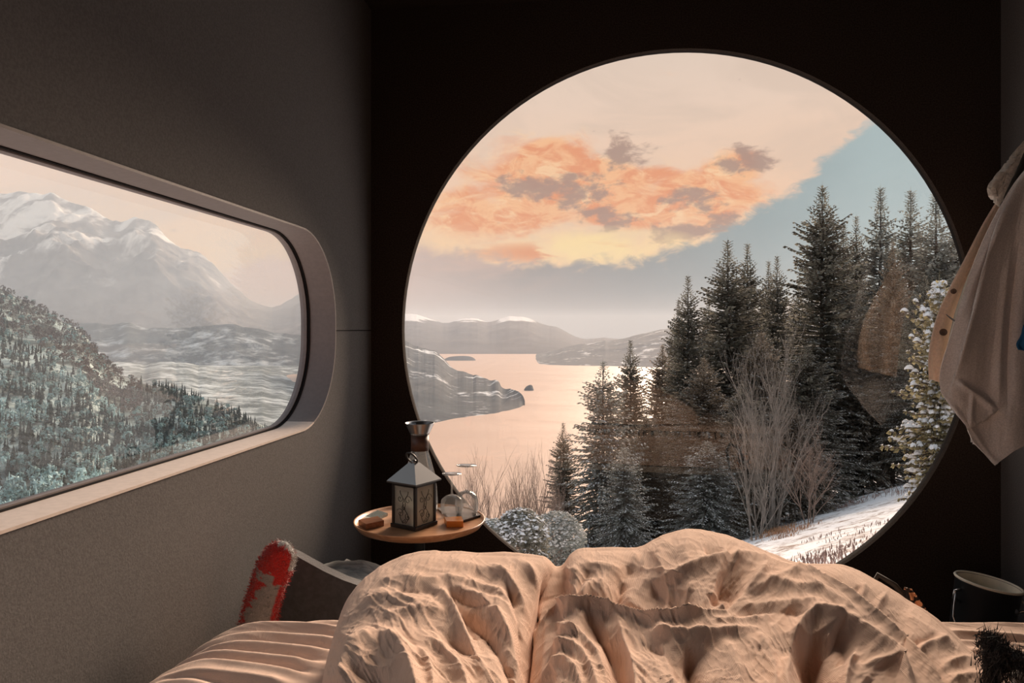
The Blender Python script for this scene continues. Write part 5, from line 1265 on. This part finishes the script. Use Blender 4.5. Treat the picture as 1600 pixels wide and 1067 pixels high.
# ------------------------------------------------------------------ dog dozing at the right
M['fur'] = mat('black_fur', (.012, .011, .012), .8, var=.3, vscale=30, sheen=.3)
M['greyfur'] = mat('grey_brown_fur', (.10, .085, .075), .85, var=.3, vscale=30)
hd = P(1632, 1082, .80)
dog = empty('dog', (hd.x + .2, hd.y - .15, ZM), 0, 'black and grey long-haired dog lying on the sheet, ear tip showing at lower right', 'dog')
H0 = Vector(hd); ux = Vector((.80, .25, -.12)).normalized()
J = {'pel': H0 + Vector((.42, -.42, -.05)), 'sp': H0 + Vector((.30, -.30, -.02)), 'ch': H0 + Vector((.16, -.16, -.03)), 'ne': H0 + Vector((.06, -.06, 0)), 'he': H0, 'mz': H0 + Vector((.07, .06, -.02)), 'no': H0 + Vector((.125, .11, -.045)),
     'hl': H0 + Vector((.48, -.30, -.10)), 'hf': H0 + Vector((.42, -.16, -.145)), 'hl2': H0 + Vector((.32, -.50, -.10)), 'hf2': H0 + Vector((.20, -.42, -.145)), 'fl': H0 + Vector((.22, -.06, -.11)), 'ff': H0 + Vector((.26, .10, -.148)), 'fl2': H0 + Vector((.08, -.22, -.11)), 'ff2': H0 + Vector((.12, .02, -.148)), 't1': H0 + Vector((.50, -.52, -.10)), 't2': H0 + Vector((.56, -.66, -.13))}
RR = {'pel': .085, 'sp': .085, 'ch': .095, 'ne': .065, 'he': .058, 'mz': .034, 'no': .020, 'hl': .045, 'hf': .022, 'hl2': .045, 'hf2': .022, 'fl': .036, 'ff': .022, 'fl2': .036, 'ff2': .022, 't1': .03, 't2': .02}
ED = [('pel', 'sp'), ('sp', 'ch'), ('ch', 'ne'), ('ne', 'he'), ('he', 'mz'), ('mz', 'no'), ('pel', 'hl'), ('hl', 'hf'), ('pel', 'hl2'), ('hl2', 'hf2'), ('ch', 'fl'), ('fl', 'ff'), ('ch', 'fl2'), ('fl2', 'ff2'), ('pel', 't1'), ('t1', 't2')]
ks = list(J); me = bpy.data.meshes.new('dog_body'); me.from_pydata([tuple(J[k] - Vector(dog.location)) for k in ks], [(ks.index(a), ks.index(b)) for a, b in ED], [])
db = bpy.data.objects.new('body', me); col.objects.link(db); db.parent = dog
sk = db.modifiers.new('skin', 'SKIN')
for i, k in enumerate(ks): me.skin_vertices[0].data[i].radius = (RR[k], RR[k]); me.skin_vertices[0].data[i].use_root = (k == 'pel')
ss = db.modifiers.new('sub', 'SUBSURF'); ss.levels = ss.render_levels = 2
bpy.context.view_layer.update(); dg = bpy.context.evaluated_depsgraph_get(); me2 = bpy.data.meshes.new_from_object(db.evaluated_get(dg)); db.modifiers.clear(); db.data = me2
me2.materials.clear(); me2.materials.append(M['fur']); me2.polygons.foreach_set('use_smooth', [True] * len(me2.polygons))
def ear(tip, bl, br):
    tip, bl, br = Vector(tip), Vector(bl), Vector(br); back_ = (bl + br) / 2 + Vector((.012, .02, 0)); rows_ = 8; v = []; f = []
    for i in range(rows_ + 1):
        s_ = i / rows_; k = (1 - s_) ** .8
        for j in range(9):
            a = j / 8; p = bl.lerp(br, a); bow = math.sin(a * PI) * .022 * k; c = p.lerp(tip, s_) ; mid = ((bl + br) / 2).lerp(tip, s_); v.append(mid + (c - mid) * (1.15 if 0 < s_ < .7 else 1) + Vector((.004, .02, .004)) * (bow / .022))
    for i in range(rows_):
        for j in range(8): q_ = i * 9 + j; f.append((q_, q_ + 1, q_ + 10, q_ + 9))
    e_ = pymesh('ear', [p - Vector(dog.location) for p in v], f, M['fur'], dog, True); so = e_.modifiers.new('s', 'SOLIDIFY'); so.thickness = .006; return v
e1 = ear(P(1545, 1006, .755), P(1552, 1085, .77), P(1620, 1052, .78))
ear(P(1690, 985, .86), P(1655, 1050, .86), P(1720, 1060, .86))
eye_c = H0 + Vector((.055, .02, .018))
bm = bmesh.new(); bmesh.ops.create_uvsphere(bm, u_segments=12, v_segments=8, radius=.008, matrix=Matrix.Translation(eye_c + Vector((.0, .035, .0)) - Vector(dog.location))); bmobj('eye', bm, M['wick'], dog, True)
bm = bmesh.new(); bmesh.ops.create_uvsphere(bm, u_segments=12, v_segments=8, radius=.012, matrix=Matrix.Translation(J['no'] + Vector((.014, .012, .0)) - Vector(dog.location))); bmobj('nose', bm, M['wick'], dog, True)
# coat
rf = np.random.default_rng(8); fb, fg = QB(), QB()
vv_ = np.array([tuple(v.co) for v in me2.vertices]); nn_ = np.array([tuple(v.normal) for v in me2.vertices])
headc = np.array(H0 - Vector(dog.location)); dist = np.linalg.norm(vv_ - headc, axis=1); pr = np.exp(-(dist / .16) ** 2) + .12; pr /= pr.sum()
pick = rf.choice(len(vv_), 15000, p=pr)
pole = [np.array(me2.polygons[0].center)]
for i in pick:
    n = nn_[i]; p = vv_[i] + rf.normal(size=3) * .006; d = n * .5 + np.array([.50, -.45, -.1]) * 1.1 + rf.normal(size=3) * .14; d /= np.linalg.norm(d); L = rf.uniform(.012, .026)
    w_ = np.cross(d, rf.normal(size=3)); w_ = w_ / np.linalg.norm(w_) * .0007
    low_ = p[2] + dog.location[2] < hd.z + .045 and rf.random() < .75
    (fg if low_ or rf.random() < .12 else fb).quad(p - w_, p + w_, p + d * L + w_ * .15 - np.array([0, 0, .004]), p + d * L - w_ * .15 - np.array([0, 0, .004]))
for i in range(3600):
    k = int(rf.integers(0, len(e1))); p = np.array(e1[k] - Vector(dog.location)) + rf.normal(size=3) * .005; tip = np.array(P(1545, 1006, .755) - Vector(dog.location))
    d = (tip - p) * 6 + rf.normal(size=3) * .16 + np.array([.10, 0, .25]); d /= np.linalg.norm(d); L = rf.uniform(.005, .014); w_ = np.cross(d, rf.normal(size=3)); w_ = w_ / np.linalg.norm(w_) * .0006
    fb.quad(p - w_, p + w_, p + d * L + w_ * .1, p + d * L - w_ * .1)
tag(fastmesh('coat', fb.v, fb.f, M['fur'], dog), kind='stuff'); tag(fastmesh('undercoat', fg.v, fg.f, M['greyfur'], dog), 'grey-brown fur low on the head', kind='stuff')
